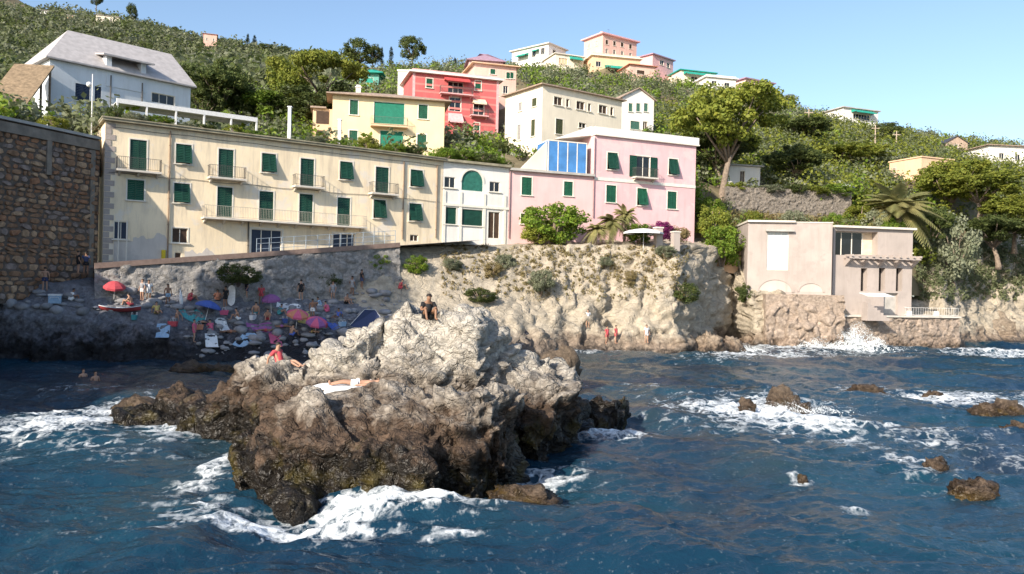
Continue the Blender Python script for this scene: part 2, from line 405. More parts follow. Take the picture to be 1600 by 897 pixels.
beach = loft('beach', [
 (-50, [(52, -2.5), (54, -.4), (55, 3.0), (57, 4.6), (59, 6), (64, 7)]),
 (-40, [(53, -2.5), (55, -.4), (56, 3.2), (57.5, 4.6), (59, 5.6), (64, 7)]),
 (-33, [(54, -2.5), (56.3, -.3), (57, 3.0), (58.5, 4.2), (60, 5.4), (64, 5.8)]),
 (-26, [(55, -2.5), (57.6, -.2), (58.6, 2.4), (60.5, 3.8), (63, 4.8), (66, 5.2)]),
 (-22, [(56, -2.5), (58.6, -.2), (60, 1.0), (62.5, 2.9), (65.5, 4.6), (68, 5)]),
 (-15, [(58, -2.5), (60.5, -.2), (62.5, .9), (66, 2.8), (69.5, 4.4), (72, 5)]),
 (-7, [(61, -2.5), (64, -.2), (66.5, .9), (70, 2.8), (73.5, 4.4), (77, 5)]),
 (2, [(66, -2.5), (69, -.2), (71.5, .6), (74, 2.0), (77, 3.5), (80, 4)])], [8, 14, 14, 14, 14], .2, M_beach, .6, .8, 3.)
tag(beach, kind='structure')
cliff = loft('cliff', [
 (-16, [(60, -1), (66, 2.4), (69.5, 4.4), (71.3, 8.2), (72.2, 9.1), (80, 9.6)]),
 (-8, [(62, -1), (68, 2.4), (72.5, 4.6), (76, 8.4), (78, 9.8), (86, 10.5)]),
 (0, [(66, -2), (71, 1.2), (75, 4.6), (79, 8), (81.5, 10.2), (90, 11)]),
 (5, [(71, -2), (74.5, .8), (76.5, 4), (79.5, 8), (81.5, 10.4), (92, 11.5)]),
 (10, [(74, -2), (77, .6), (79, 4.6), (80.5, 8.5), (82, 10.5), (94, 12)]),
 (14.5, [(74.0, -2), (76.8, .8), (78.6, 4.6), (80.8, 8.5), (82.3, 10.6), (97, 12.3)]),
 (16.3, [(75.3, -2), (77.6, .8), (78.6, 5), (80.0, 8.5), (81.8, 10.7), (98, 12.5)]),
 (18.4, [(79.6, -2), (81.6, .8), (82.2, 5), (83.2, 8.5), (84.4, 10.9), (98, 12.5)]),
 (21, [(83.8, -2), (85.7, .8), (86.2, 5), (87.0, 8.5), (88.2, 10.9), (98, 12.5)]),
 (24, [(88.6, -2), (90.5, .8), (91.0, 5), (91.7, 8.5), (92.6, 11), (98, 12.6)]),
 (26.1, [(92, -2), (94, .6), (94.4, 4), (94.9, 8), (95.4, 11.2), (98, 12.6)]),
 (26.6, [(86, -2), (88.4, .5), (88.9, 3), (89.2, 5.2), (89.6, 6), (98, 12.4)]),
 (27, [(86, -2), (88, .5), (88.6, 3), (88.9, 5.2), (89.3, 6), (98, 12.4)]),
 (36, [(86, -2), (87.6, .5), (88.2, 3), (88.6, 5.2), (89.2, 5.9), (98.5, 6.4)]),
 (38, [(88, -2), (90, 1), (90.4, 2), (90.8, 2.8), (91.2, 3.0), (100, 3.4)]),
 (53, [(94, -2), (96, 1), (96.5, 2), (97, 2.8), (97.5, 3.2), (105, 6)]),
 (56, [(97, -2), (100, .8), (102, 2.8), (104, 6.5), (106, 9.5), (111, 11.5)]),
 (66, [(107, -2), (111, 1), (114, 4), (116, 9.5), (118, 13), (124, 16)]),
 (95, [(118, -2), (122, 1), (124.5, 5), (126.5, 11), (129, 14.5), (138, 18)])], [10, 20, 20, 16, 12], .24, M_cliff, .75, .55, 8.)
tag(cliff, kind='structure')

# ------------------------------------------------------------------ rocks: blocky hulls fused, then fractured
def hull_blob(bm, c, r, rng, n=34, rot=0.):
    pts = rng.normal(size=(n, 3)); pts /= np.linalg.norm(pts, axis=1)[:, None]
    pts = pts*np.array(r)*rng.uniform(.86, 1.06, (n, 1)); ca, sa = math.cos(rot), math.sin(rot)
    vs = [bm.verts.new((c[0]+p[0]*ca-p[1]*sa, c[1]+p[0]*sa+p[1]*ca, c[2]+p[2])) for p in pts]
    res = bmesh.ops.convex_hull(bm, input=vs)
    bmesh.ops.delete(bm, geom=list({v for v in res['geom_interior'] if isinstance(v, bmesh.types.BMVert)}), context='VERTS')
def fuse(blobs, voxel, rng):
    bm = bmesh.new()
    for b in blobs: hull_blob(bm, b[0], b[1], rng, rot=b[2] if len(b) > 2 else 0)
    me = bpy.data.meshes.new('t'); bm.to_mesh(me); bm.free(); o = bpy.data.objects.new('t', me); C.objects.link(o)
    md = o.modifiers.new('r', 'REMESH'); md.mode = 'VOXEL'; md.voxel_size = voxel
    sm = o.modifiers.new('s', 'SMOOTH'); sm.factor = .5; sm.iterations = 3
    ev = o.evaluated_get(bpy.context.evaluated_depsgraph_get()); m2 = ev.to_mesh()
    V = np.empty(len(m2.vertices)*3, np.float32); m2.vertices.foreach_get('co', V); V = V.reshape(-1, 3).astype(float)
    N = np.empty(len(m2.vertices)*3, np.float32); m2.vertices.foreach_get('normal', N); N = N.reshape(-1, 3).astype(float)
    q = np.array([p.vertices[:] for p in m2.polygons if len(p.vertices) == 4])
    ev.to_mesh_clear(); bpy.data.objects.remove(o); bpy.data.meshes.remove(me)
    return V, N, q
def fracture(V, N, amp, cell, seed, tilt=(.35, .2)):
    S = V.copy(); S[:, 2] += tilt[0]*V[:, 0] + tilt[1]*V[:, 1]
    h = fbm(V*.35+seed, 4)*.7 + ridged(V*1.1+seed, 5)*.28 + facet(S*np.array([.8, 1.1, 1.3])*cell+seed)*.95 + facet(S*np.array([.8, 1.1, 1.6])*cell*2.3+seed*2)*.42 + facet(S*cell*5.5+seed*3)*.16
    return V + N*(h*amp)[:, None]
M_rock = rock_mat('sea_rock_main', (.46, .425, .37), (.090, .058, .038), (.011, .0085, .006), 2.7, 1.3, algae=(.055, .042, .010), scale=1.0, soft=.8)
rr = np.random.default_rng(21)
V, N, q = fuse([((-4.4, 24.6, .3), (3.7, 3.2, 3.1)), ((-1.3, 25.6, .2), (2.7, 3.3, 3.6), .3), ((-3.0, 28.4, 1.8), (1.9, 2.1, 3.85), .4), ((-1.4, 28.9, 1.2), (2.2, 2.2, 3.9), .9),
                ((.5, 29.4, .9), (2.1, 2.6, 3.6), .2), ((1.9, 30.6, .2), (1.5, 2.0, 3.0)), ((-5.4, 28.6, 1.2), (2.1, 1.7, 3.4), .2), ((-7.2, 29.0, .8), (2.6, 2.3, 2.55), .5), ((-9.3, 31, .6), (2.3, 1.9, 2.7), .2),
                ((-12.6, 34.2, -.2), (4.8, 2.0, 1.4), .35), ((-11.2, 32.4, -.4), (2.6, 1.6, 1.8), .4), ((4.4, 35.6, .0), (3.6, 1.5, 1.2), .15), ((1.7, 33, -.4), (2.2, 2.0, 1.5)), ((-5.6, 21.5, -.1), (.9, .7, .75)),
                ((-.6, 22.9, -.5), (1.0, .9, .7)), ((-7.2, 23.8, -.1), (1.0, 1.2, 1.7)), ((-8.0, 26.4, -.2), (1.3, 1.6, 1.8))], .085, rr)
pn = np.array([.905, -.405, -.13]); over = np.maximum(0, V @ pn + 10.15); V = V - pn*(over*.92)[:, None]      # the cleaved right flank
fl_ = fbm(np.stack([V[:, 0]*1.5+V[:, 2]*.25, V[:, 1]*1.5, V[:, 2]*.28], 1)+7, 4)*np.clip((3.4-V[:, 2])/1.5, 0, 1)*np.clip(1.1-np.abs(N[:, 2]), 0, 1)
sn = np.array([-.46, -.22, .86]); sv = (V @ sn)/.85 + .55*fbm(V*.4+3, 3); sw = sv-np.floor(sv); sid = _G[np.floor(sv).astype(int) & 255][:, 0]
strata = (np.where(sw < .88, sw/.88, (1-sw)/.12)-.5)*.62 + sid*.35                                                   # slanting slabs that overhang one another
V = fracture(V, N, .34, .50, 5.) + N*(fl_*.50 + strata*.58*np.clip((V[:, 2]-.3)/1.5, .15, 1))[:, None]
for cx, cy, rx, ry in ((-5.2, 25.7, 1.7, .75), (-8.5, 29.6, 1.0, .8)):                                            # ledges flat enough to lie on
    k_ = np.exp(-(((V[:, 0]-cx)/rx)**2+((V[:, 1]-cy)/ry)**2)**1.5); w_ = (k_ > .5) & (N[:, 2] > 0); zl_ = np.percentile(V[w_, 2], 55); up_ = V[:, 2] > zl_-1.6
    V[:, 2] = np.where(up_, V[:, 2]+(zl_-V[:, 2])*k_*.88, V[:, 2])
rock_me = np_mesh('sea_rock', V, q, M_rock)
sea_rock = tag(link('sea_rock', rock_me), 'big pale jagged rock with dark wet foot standing in the foreground water', 'rock')

# things are set down on whatever surface a pixel shows
BVH = {}
def bvh(o):
    dg = None; me = o.data
    BVH[o.name] = BVHTree.FromPolygons([v.co[:] for v in me.vertices], [p.vertices[:] for p in me.polygons])
for o in (hillside, beach, cliff, sea_rock): bvh(o)
def hit(px, py, only=None):
    r = ray(px, py).normalized(); best = None
    for k, t in BVH.items():
        if only and k not in only: continue
        loc, n, i, d = t.ray_cast(Vector((0, 0, EYE)), r)
        if loc and (best is None or d < best[1]): best = (loc, d)
    return best[0] if best else None
def ground(x, y, only=('hillside', 'beach', 'cliff')):
    best = None
    for k in only:
        loc, n, i, d = BVH[k].ray_cast(Vector((x, y, 400)), Vector((0, 0, -1)))
        if loc and (best is None or loc.z > best): best = loc.z
    return best if best is not None else 0.0

# ------------------------------------------------------------------ sea
def field(spots, X, Y):
    """soft elliptical patches on the water, given where the photograph shows them"""
    out = np.zeros(X.shape)
    for px, py, rx, ry, s in spots:
        c = on_sea(px, py); a = on_sea(px, py-ry); b = on_sea(px, py+ry); e = on_sea(px+rx, py)
        R1 = abs(e.x-c.x); R2 = max(.3, (a.y-b.y)/2); sh = (e.y-c.y)/max(R1, .1)
        xx = X-c.x; yy = Y-(a.y+b.y)/2-sh*xx
        out = np.maximum(out, s*np.exp(-((xx/R1)**2+(yy/R2)**2)*1.1))
    return out
FOAM = [(110, 665, 120, 32, .95), (60, 648, 50, 14, .8), (165, 640, 45, 20, .75), (300, 668, 80, 38, .9), (270, 640, 60, 14, .5), (430, 822, 190, 20, 1.0), (600, 800, 180, 20, .95), (330, 740, 40, 45, .75), (310, 800, 90, 25, .6),
        (720, 800, 120, 16, .7), (850, 742, 70, 14, .7), (960, 688, 70, 10, .75), (1190, 645, 150, 26, .95), (1280, 662, 100, 20, 1.0), (1100, 632, 80, 10, .75), (1230, 640, 60, 18, .9), (1330, 690, 60, 16, .5),
        (1500, 625, 120, 14, .8), (1420, 718, 40, 12, .7), (1590, 635, 50, 12, .8), (1250, 745, 14, 8, .8), (1325, 787, 26, 8, .75), (1270, 543, 150, 9, 1.0), (1160, 553, 60, 6, .85), (1330, 538, 70, 10, 1.0), (1540, 551, 70, 8, .9),
        (980, 551, 110, 4, .9), (1140, 560, 70, 5, .6), (880, 600, 30, 14, .6), (1450, 740, 60, 20, .45), (1470, 690, 100, 30, .45), (1580, 720, 60, 30, .4), (120, 610, 60, 8, .4), (1050, 605, 90, 8, .35), (910, 660, 30, 8, .5),
        (1230, 556, 90, 6, .8), (680, 835, 90, 14, .5), (150, 700, 100, 14, .45), (1360, 610, 60, 8, .6), (250, 608, 70, 6, .4)]
SHOAL = [(250, 590, 190, 40, .9), (950, 585, 110, 40, .9), (1180, 715, 130, 45, .8), (1130, 660, 60, 30, .5), (1000, 640, 80, 30, .8), (260, 770, 110, 50, .6), (1100, 790, 120, 40, .4), (850, 790, 120, 40, .5), (1500, 700, 130, 60, .35), (960, 740, 120, 40, .35), (1280, 600, 200, 30, .3), (330, 700, 90, 60, .7)]
xs = np.unique(np.concatenate([[-4000, -1800, -800, -400, -200, -120, -80], np.arange(-58, 76, .205), [90, 120, 200, 400, 800, 1800, 4000]]))
st = .085*1.0045**np.arange(2000); ys = 13+np.cumsum(st); ys = ys[ys < 128]
ys = np.concatenate([[-4000, -800, -200, -60, -20, -5, 2, 7, 10, 12], ys, [140, 170]])
X, Y = np.meshgrid(xs, ys)
P = np.stack([X.ravel(), Y.ravel(), np.zeros(X.size)], 1)
wx = P[:, 0]+2.2*perlin(P*.09+3); wy = P[:, 1]+2.2*perlin(P*.09+40)
near = np.clip(1-(np.abs(P[:, 0]-8)-60)/12, 0, 1)*np.clip((P[:, 1]-9)/4, 0, 1)*np.clip((125-P[:, 1])/8, 0, 1)
h = np.zeros(len(P))
rw = np.random.default_rng(3)
for k in range(16):
    L = rw.uniform(2.6, 13); a = -1.75+rw.normal()*.5; A = .0135*L**.9
    ph = (wx*math.cos(a)+wy*math.sin(a))*2*math.pi/L + rw.uniform(0, 6.3)
    h += A*(1-np.abs(np.sin(ph/2))*2+.27) if k % 2 else A*np.sin(ph)
h += .12*ridged(np.stack([wx*.55, wy*.8, P[:, 2]+2], 1), 4) + .035*ridged(np.stack([wx*2.1, wy*2.8, P[:, 2]+5], 1), 3)
foam = field(FOAM, X, Y).ravel(); shoal = field(SHOAL, X, Y).ravel()
fn = ridged(np.stack([wx*.5, wy*.9, h*.5], 1), 5); fl = fbm(np.stack([wx*1.3, wy*2.4, h], 1), 4)
fm = np.clip(foam*1.25 + .26*fn*(foam > .02) + .40*fl*(foam > .02) - .30, 0, 1)
fleck = np.clip((ridged(np.stack([wx*.9, wy*1.9, h*0+9], 1), 4)-.66)*2.0, 0, .3)*np.clip(fbm(np.stack([wx*.1, wy*.12, h*0], 1), 2)+.1, 0, 1)
fm = np.maximum(fm, fleck)
P[:, 2] = (h*.95 + fm*(.10+.12*fl)*np.clip(foam*1.4, 0, 1))*near
M_sea = bpy.data.materials.new('sea_water'); n, l, b = nodes_of(M_sea)
g = n.new('ShaderNodeNewGeometry').outputs['Position']
af = n.new('ShaderNodeAttribute'); af.attribute_name = 'foam'; ash = n.new('ShaderNodeAttribute'); ash.attribute_name = 'shoal'
nz1 = noise_node(n, l, g, .12, 4); nz2 = noise_node(n, l, g, .55, 5, .6, 1.0)
c = mix_rgb(n, l, ramp(n, l, nz1, .35, .65), (.005, .024, .051), (.008, .045, .072))
sh = math_node(n, l, 'MULTIPLY', ash.outputs['Fac'], ramp(n, l, nz2, .32, .62))
c = mix_rgb(n, l, math_node(n, l, 'MULTIPLY', sh, .85), c, mix_rgb(n, l, ramp(n, l, nz1, .4, .6), (.052, .046, .042), (.034, .048, .046)))
mp = n.new('ShaderNodeMapping'); mp.inputs['Scale'].default_value = (1, .7, 1); l.new(g, mp.inputs['Vector'])
fz = noise_node(n, l, mp.outputs[0], 3.2, 8, .7, .6); fz2 = noise_node(n, l, mp.outputs[0], 9, 6, .7)
mk = math_node(n, l, 'ADD', af.outputs['Fac'], math_node(n, l, 'MULTIPLY', math_node(n, l, 'SUBTRACT', fz, .5), 2.2))
mk = math_node(n, l, 'ADD', mk, math_node(n, l, 'MULTIPLY', math_node(n, l, 'SUBTRACT', fz2, .5), .6))
core = ramp(n, l, mk, .45, 1.0)
dn = n.new('ShaderNodeTexNoise'); dn.inputs['Scale'].default_value = 1.6; dn.inputs['Detail'].default_value = 4; l.new(mp.outputs[0], dn.inputs['Vector'])
va = n.new('ShaderNodeVectorMath'); va.operation = 'MULTIPLY_ADD'; l.new(dn.outputs['Color'], va.inputs[0]); va.inputs[1].default_value = (1.5, 1.5, 0); l.new(mp.outputs[0], va.inputs[2])
vo = n.new('ShaderNodeTexVoronoi'); vo.feature = 'DISTANCE_TO_EDGE'; vo.inputs['Scale'].default_value = 1.5; l.new(va.outputs[0], vo.inputs['Vector'])
lace = math_node(n, l, 'MULTIPLY', ramp(n, l, vo.outputs['Distance'], .16, .015), ramp(n, l, math_node(n, l, 'ADD', af.outputs['Fac'], math_node(n, l, 'MULTIPLY', math_node(n, l, 'SUBTRACT', fz2, .5), .8)), .05, .55))
mk = math_node(n, l, 'MAXIMUM', math_node(n, l, 'MULTIPLY', core, ramp(n, l, af.outputs['Fac'], .05, .4)), math_node(n, l, 'MULTIPLY', lace, .8))
c2 = mix_rgb(n, l, mk, c, (.80, .84, .86))
l.new(c2, b.inputs['Base Color']); b.inputs['IOR'].default_value = 1.33
l.new(math_node(n, l, 'ADD', .16, math_node(n, l, 'MULTIPLY', mk, .7)), b.inputs['Roughness'])
hb = math_node(n, l, 'ADD', noise_node(n, l, g, 3.0, 5, .6, .4), math_node(n, l, 'MULTIPLY', noise_node(n, l, g, 11, 4), .35))
bump(n, l, b, math_node(n, l, 'ADD', hb, math_node(n, l, 'MULTIPLY', mk, .5)), .42, .16)
sea_me = grid_mesh('sea', P, len(ys), len(xs), M_sea)
for nm, arr in (('foam', fm), ('shoal', np.clip(shoal, 0, 1))):
    sea_me.attributes.new(nm, 'FLOAT', 'POINT').data.foreach_set('value', arr.astype(np.float32))
tag(link('sea', sea_me), kind='structure')

# ------------------------------------------------------------------ unseen mass added beyond the left edge, shaped to shade the cove
V, N, q = fuse([((-41.5, 30, 2), (6.5, 17, 15.5)), ((-43.5, 46, 2), (6, 11, 17.5)), ((-47, 20, 2), (10, 34, 16)), ((-38.5, 36, 16), (4.5, 6.5, 19)), ((-42.5, 29, 14), (7.5, 9, 20)), ((-48, 18, 14), (9, 16, 18))], .6, np.random.default_rng(5))
tag(link('shade_mass', np_mesh('shade_mass', fracture(V, N, .8, .22, 2.), q, M_cliff)), kind='structure')

# ------------------------------------------------------------------ houses
CACHE = {}
def cached(key, fn):
    if key not in CACHE: CACHE[key] = fn()
    return CACHE[key]
def shutter_mesh(w, h, mat):
    def mk():
        b = MB(); f = min(.07, w*.16)
        b.box(-w/2, -.02, 0, -w/2+f, .03, h); b.box(w/2-f, -.02, 0, w/2, .03, h)
        b.box(-w/2+f, -.02, 0, w/2-f, .03, f); b.box(-w/2+f, -.02, h-f, w/2-f, .03, h)
        n = max(5, int(h/.16)); s = (h-2*f)/n
        for k in range(n):
            z = f+k*s; b.quad((-w/2+f, -.015, z), (w/2-f, -.015, z), (w/2-f, .025, z+s*.98), (-w/2+f, .025, z+s*.98))
        return b.mesh('shutter', mat)
    return cached(('sh', round(w, 2), round(h, 2), mat.name), mk)
def frame_mesh(w, h, mat, border, sill):
    def mk():
        b = MB(); t = border
        if t:
            b.box(-w/2-t, -.035, 0, -w/2, .02, h+t); b.box(w/2, -.035, 0, w/2+t, .02, h+t); b.box(-w/2, -.035, h, w/2, .02, h+t)
        f = .06
        b.box(-w/2, .08, 0, -w/2+f, .16, h); b.box(w/2-f, .08, 0, w/2, .16, h); b.box(-w/2+f, .08, h-f, w/2-f, .16, h); b.box(-w/2+f, .08, 0, w/2-f, .16, f)
        return b.mesh('window', mat)
    return cached(('fr', round(w, 2), round(h, 2), mat.name, border, sill), mk)
def pane_mesh(w, h, mat, y=.14):
    def mk():
        b = MB(); b.box(-w/2, y, 0, w/2, y+.03, h); return b.mesh('pane', mat)
    return cached(('pn', round(w, 2), round(h, 2), mat.name, y), mk)
def sill_mesh(w, mat):
    def mk():
        b = MB(); b.box(-w/2-.16, -.14, -.09, w/2+.16, .05, 0); return b.mesh('sill', mat)
    return cached(('sl', round(w, 2), mat.name), mk)
def mull_mesh(w, h, mat, nx=1):
    def mk():
        b = MB()
        for k in range(1, nx+1):
            x = -w/2+w*k/(nx+1); b.box(x-.03, .09, .06, x+.03, .135, h-.06)
        return b.mesh('mullion', mat)
    return cached(('ml', round(w, 2), round(h, 2), mat.name, nx), mk)
def rail_mesh(w, d, h, mat, step=.14):
    """iron railing along the front and the two ends of a balcony, bars and top rail"""
    def mk():
        b = MB()
        for z in (.08, h-.03): b.box(-w/2, -d, z, w/2, -d+.03, z+.035); b.box(-w/2, -d+.03, z, -w/2+.03, 0, z+.035); b.box(w/2-.03, -d+.03, z, w/2, 0, z+.035)
        n = max(2, int(w/step))
        for k in range(n+1):
            x = -w/2+.015+(w-.03)*k/n; b.box(x-.009, -d+.006, .115, x+.009, -d+.024, h-.03)
        m = max(1, int(d/step))
        for k in range(1, m):
            for sx in (-w/2+.006, w/2-.024): b.box(sx, -d+d*k/m-.009, .115, sx+.018, -d+d*k/m+.009, h-.03)
        return b.mesh('railing', mat)
    return cached(('rl', round(w, 2), round(d, 2), h, mat.name), mk)

class House:
    """an Empty at the left foot of the front; local x along the front, y into the body, z up"""
    def __init__(s, name, label, cat, a, b, zb, zt, depth, group=None):
        s.a = Vector((a[0], a[1])); d = Vector((b[0], b[1]))-s.a; s.W = d.length; s.D = depth; s.Ht = zt-zb; s.zb = zb
        s.rz = math.atan2(d.y, d.x); s.e = empty(name, (a[0], a[1], zb), s.rz, label, cat, group)
        s.Mw = T(a[0], a[1], zb) @ RZ(s.rz)
        s.faces = {'f': (Matrix.Identity(4), s.W), 'l': (T(0, depth, 0) @ RZ(-math.pi/2), depth), 'r': (T(s.W, 0, 0) @ RZ(math.pi/2), depth), 'b': (T(s.W, depth, 0) @ RZ(math.pi), s.W)}
        s.op = {k: [] for k in s.faces}
    def loc(s, px, py, face='f'):
        M = (s.Mw @ s.faces[face][0]).inverted(); o = M @ Vector((0, 0, EYE)); r = M.to_3x3() @ ray(px, py)
        t = -o.y/r.y; p = o+r*t; return p.x, p.z
    def rect(s, px, py, w, h, face='f'):
        x0, _ = s.loc(px-w/2, py, face); x1, _ = s.loc(px+w/2, py, face); _, z1 = s.loc(px, py-h/2, face); _, z0 = s.loc(px, py+h/2, face)
        q = lambda v: round(v*20)/20
        W, H = max(.3, q(x1-x0)), max(.3, q(z1-z0)); cx, cz = (x0+x1)/2, (z0+z1)/2
        Wf = s.faces[face][1]; cx = min(max(cx, W/2+.12), Wf-W/2-.12); z0 = max(.15, cz-H/2); z0 = min(z0, s.Ht-H-.12)
        return cx-W/2, z0, cx+W/2, z0+H
    def walls(s, mat, reveal=.18, name='wall'):
        b = MB()
        for k, (M, W) in s.faces.items():
            op = s.op[k]; H = s.Ht
            xs = sorted({0, W, *[v for o in op for v in (o[0], o[2])]}); zs = sorted({0, H, *[v for o in op for v in (o[1], o[3])]})
            for i in range(len(xs)-1):
                for j in range(len(zs)-1):
                    cx, cz = (xs[i]+xs[i+1])/2, (zs[j]+zs[j+1])/2
                    if any(o[0] < cx < o[2] and o[1] < cz < o[3] for o in op): continue
                    b.quad(*[M @ Vector(p) for p in ((xs[i], 0, zs[j]), (xs[i+1], 0, zs[j]), (xs[i+1], 0, zs[j+1]), (xs[i], 0, zs[j+1]))])
            for o in op:
                x0, z0, x1, z1 = o[:4]; r = o[4] if len(o) > 4 else reveal
                for p in (((x0, 0, z0), (x0, r, z0), (x0, r, z1), (x0, 0, z1)), ((x1, 0, z1), (x1, r, z1), (x1, r, z0), (x1, 0, z0)),
                          ((x0, 0, z1), (x0, r, z1), (x1, r, z1), (x1, 0, z1)), ((x1, 0, z0), (x1, r, z0), (x0, r, z0), (x0, 0, z0)),
                          ((x0, r, z0), (x1, r, z0), (x1, r, z1), (x0, r, z1))): b.quad(*[M @ Vector(v) for v in p])
        b.quad((0, 0, s.Ht), (s.W, 0, s.Ht), (s.W, s.D, s.Ht), (0, s.D, s.Ht))
        return b.build(name, mat, s.e)
    def window(s, px, py, w, h, kind='shut', face='f', mat=None, border=.11, sill=True, name='window', trim=None, rect=None):
        r = rect or s.rect(px, py, w, h, face); x0, z0, x1, z1 = r; W, H = round(x1-x0, 2), round(z1-z0, 2)
        s.op[face].append((x0, z0, x1, z1))
        M = s.faces[face][0] @ T((x0+x1)/2, 0, z0); trim = trim or M_trim
        fo = link(name, frame_mesh(W, H, trim, border, sill), s.e, M)
        if sill: link('sill', sill_mesh(W, trim), fo)
        if kind == 'shut':
            sm = shutter_mesh(round(W/2-.012, 3), H-.02, mat or M_green)
            for sx in (-1, 1): link('shutter', sm, fo, T(sx*W/4, .045, .01))
        elif kind == 'ajar':                      # louvred leaves pushed outward at the foot
            sm = shutter_mesh(round(W/2-.012, 3), H-.02, mat or M_green)
            link('pane', pane_mesh(W, H, M_glass), fo)
            for sx in (-1, 1): link('shutter', sm, fo, T(sx*W/4, .05, H-.01) @ Matrix.Rotation(R(-16), 4, 'X') @ T(0, 0, -(H-.02)))
        elif kind == 'open':                      # leaves folded back against the wall
            link('pane', pane_mesh(W, H, M_glass), fo); link('mullion', mull_mesh(W, H, trim), fo)
            sm = shutter_mesh(round(W/2, 3), H-.02, mat or M_green)
            for sx in (-1, 1): link('shutter', sm, fo, T(sx*(W*.75+.03), -.06, .01))
        elif kind == 'blind':
            b = MB(); n = max(4, int(H/.12))
            for k in range(n): b.quad((-W/2, .05, H*k/n), (W/2, .05, H*k/n), (W/2, .075, H*(k+1)/n-.01), (-W/2, .075, H*(k+1)/n-.01)); 
            link('blind', b.mesh('blind', mat or M_awgreen), fo); link('pane', pane_mesh(W, H, M_glass), fo)
        else:
            link('pane', pane_mesh(W, H, mat or M_glass), fo)
            if W > .6: link('mullion', mull_mesh(W, H, trim, max(1, int(W/1.0))), fo)
        return fo, r
    def balcony(s, cx, z, w, d, face='f', slab=M_paleconc, iron=M_iron, h=1.0, brackets=True):
        M = s.faces[face][0] @ T(cx, 0, z); b = MB(); b.box(-w/2, -d, -.16, w/2, -.003, 0)
        if brackets:
            for k in range(max(2, int(w/1.6)+1)):
                x = -w/2+.25+(w-.5)*k/max(1, int(w/1.6)); b.add([(x-.07, -.003, -.16), (x+.07, -.003, -.16), (x+.07, -d*.75, -.16), (x-.07, -d*.75, -.16), (x-.07, -.003, -.5), (x+.07, -.003, -.5)],
                      [(4, 5, 2, 3), (0, 4, 3), (1, 2, 5)])
        o = b.build('balcony', slab, s.e, M); link('railing', rail_mesh(round(w-.06, 2), round(d-.04, 2), h, iron), o); return o
    def awning(s, px, py, w, h, out, mat, face='f', name='awning', drop=.55):
        x0, z0, x1, z1 = s.rect(px, py, w, h, face); b = MB(); n = max(3, int((x1-x0)/.5)); zb = z1-max(.35, (z1-z0)*drop)
        for k in range(n):
            xa, xb = x0+(x1-x0)*k/n, x0+(x1-x0)*(k+1)/n; xm = (xa+xb)/2
            for (p, q_) in ((xa, xm), (xm, xb)):
                sag = .03
                za, zc = (zb, zb-sag) if p == xa else (zb-sag, zb)
                b.quad((p, -.02, z1), (q_, -.02, z1), (q_, -out, zc), (p, -out, za)); b.quad((p, -out, za), (q_, -out, zc), (q_, -out-.01, zc-.22), (p, -out-.01, za-.22))
        b.quad((x0, -.02, z1), (x0, -out, zb), (x0, -.02, zb)); b.quad((x1, -.02, z1), (x1, -.02, zb), (x1, -out, zb))
        return b.build(name, mat, s.e, s.faces[face][0])
    def hip(s, h, over, mat, lh=None, rh=None, thick=.14, name='roof'):
        """lh, rh: how far the ridge stops short of the left and right end (0 makes a gable)"""
        x0, x1, y0, y1 = -over, s.W+over, -over, s.D+over; ym = (y0+y1)/2; z = s.Ht+.01
        lh = (y1-y0)/2 if lh is None else lh; rh = (y1-y0)/2 if rh is None else rh
        b = MB(); zt = z+thick
        b.box(x0, y0, z, x1, y1, zt)
        A, B, Cc, D_ = (x0, y0, zt), (x1, y0, zt), (x1, y1, zt), (x0, y1, zt); E, F_ = (x0+lh, ym, zt+h), (x1-rh, ym, zt+h)
        b.add([A, B, Cc, D_, E, F_], [(0, 1, 5, 4), (2, 3, 4, 5), (3, 0, 4), (1, 2, 5)])
        return b.build(name, mat, s.e)
    def gable_front(s, h, over, mat, wall):
        b = MB(); W, D = s.W, s.D; z = s.Ht; xm = W/2; k = h/(W/2); t = .14
        for sx in (-1, 1):
            xe = xm+sx*(W/2+over); ze = z-over*k+.02
            b.add([(xm, -over, z+h+.02), (xe, -over, ze), (xe, D+over, ze), (xm, D+over, z+h+.02), (xm, -over, z+h+.02+t), (xe, -over, ze+t), (xe, D+over, ze+t), (xm, D+over, z+h+.02+t)],
                  [(0, 1, 2, 3), (4, 7, 6, 5), (0, 4, 5, 1), (1, 5, 6, 2), (2, 6, 7, 3)])
        r = b.build('roof', mat, s.e)
        MB().add([(0, 0, z), (W, 0, z), (xm, 0, z+h), (0, D, z), (W, D, z), (xm, D, z+h)], [(0, 1, 2), (4, 3, 5)]).build('gable_wall', wall, s.e)
        return r
    def flat(s, over, mat, thick=.22, parapet=0., pmat=None):
        b = MB(); z = s.Ht+.01; b.box(-over, -over, z, s.W+over, s.D+over, z+thick); r = b.build('roof', mat, s.e)
        if parapet:
            p = MB(); z += thick; x0, y0, x1, y1, w = -.02, -.02, s.W+.02, s.D+.02, .2
            p.box(x0, y0, z, x1, y0+w, z+parapet); p.box(x0, y1-w, z, x1, y1, z+parapet); p.box(x0, y0+w, z, x0+w, y1-w, z+parapet); p.box(x1-w, y0+w, z, x1, y1-w, z+parapet)
            p.build('parapet', pmat or mat, s.e)
        return r
    def chimney(s, roof, x, y, z0, h, mat=None):
        b = MB(); b.box(x-.3, y-.3, z0, x+.3, y+.3, z0+h); b.box(x-.4, y-.4, z0+h, x+.4, y+.4, z0+h+.12); b.box(x-.25, y-.25, z0+h+.12, x+.25, y+.25, z0+h+.35)
        return b.build('chimney', mat or M_salmon, roof)
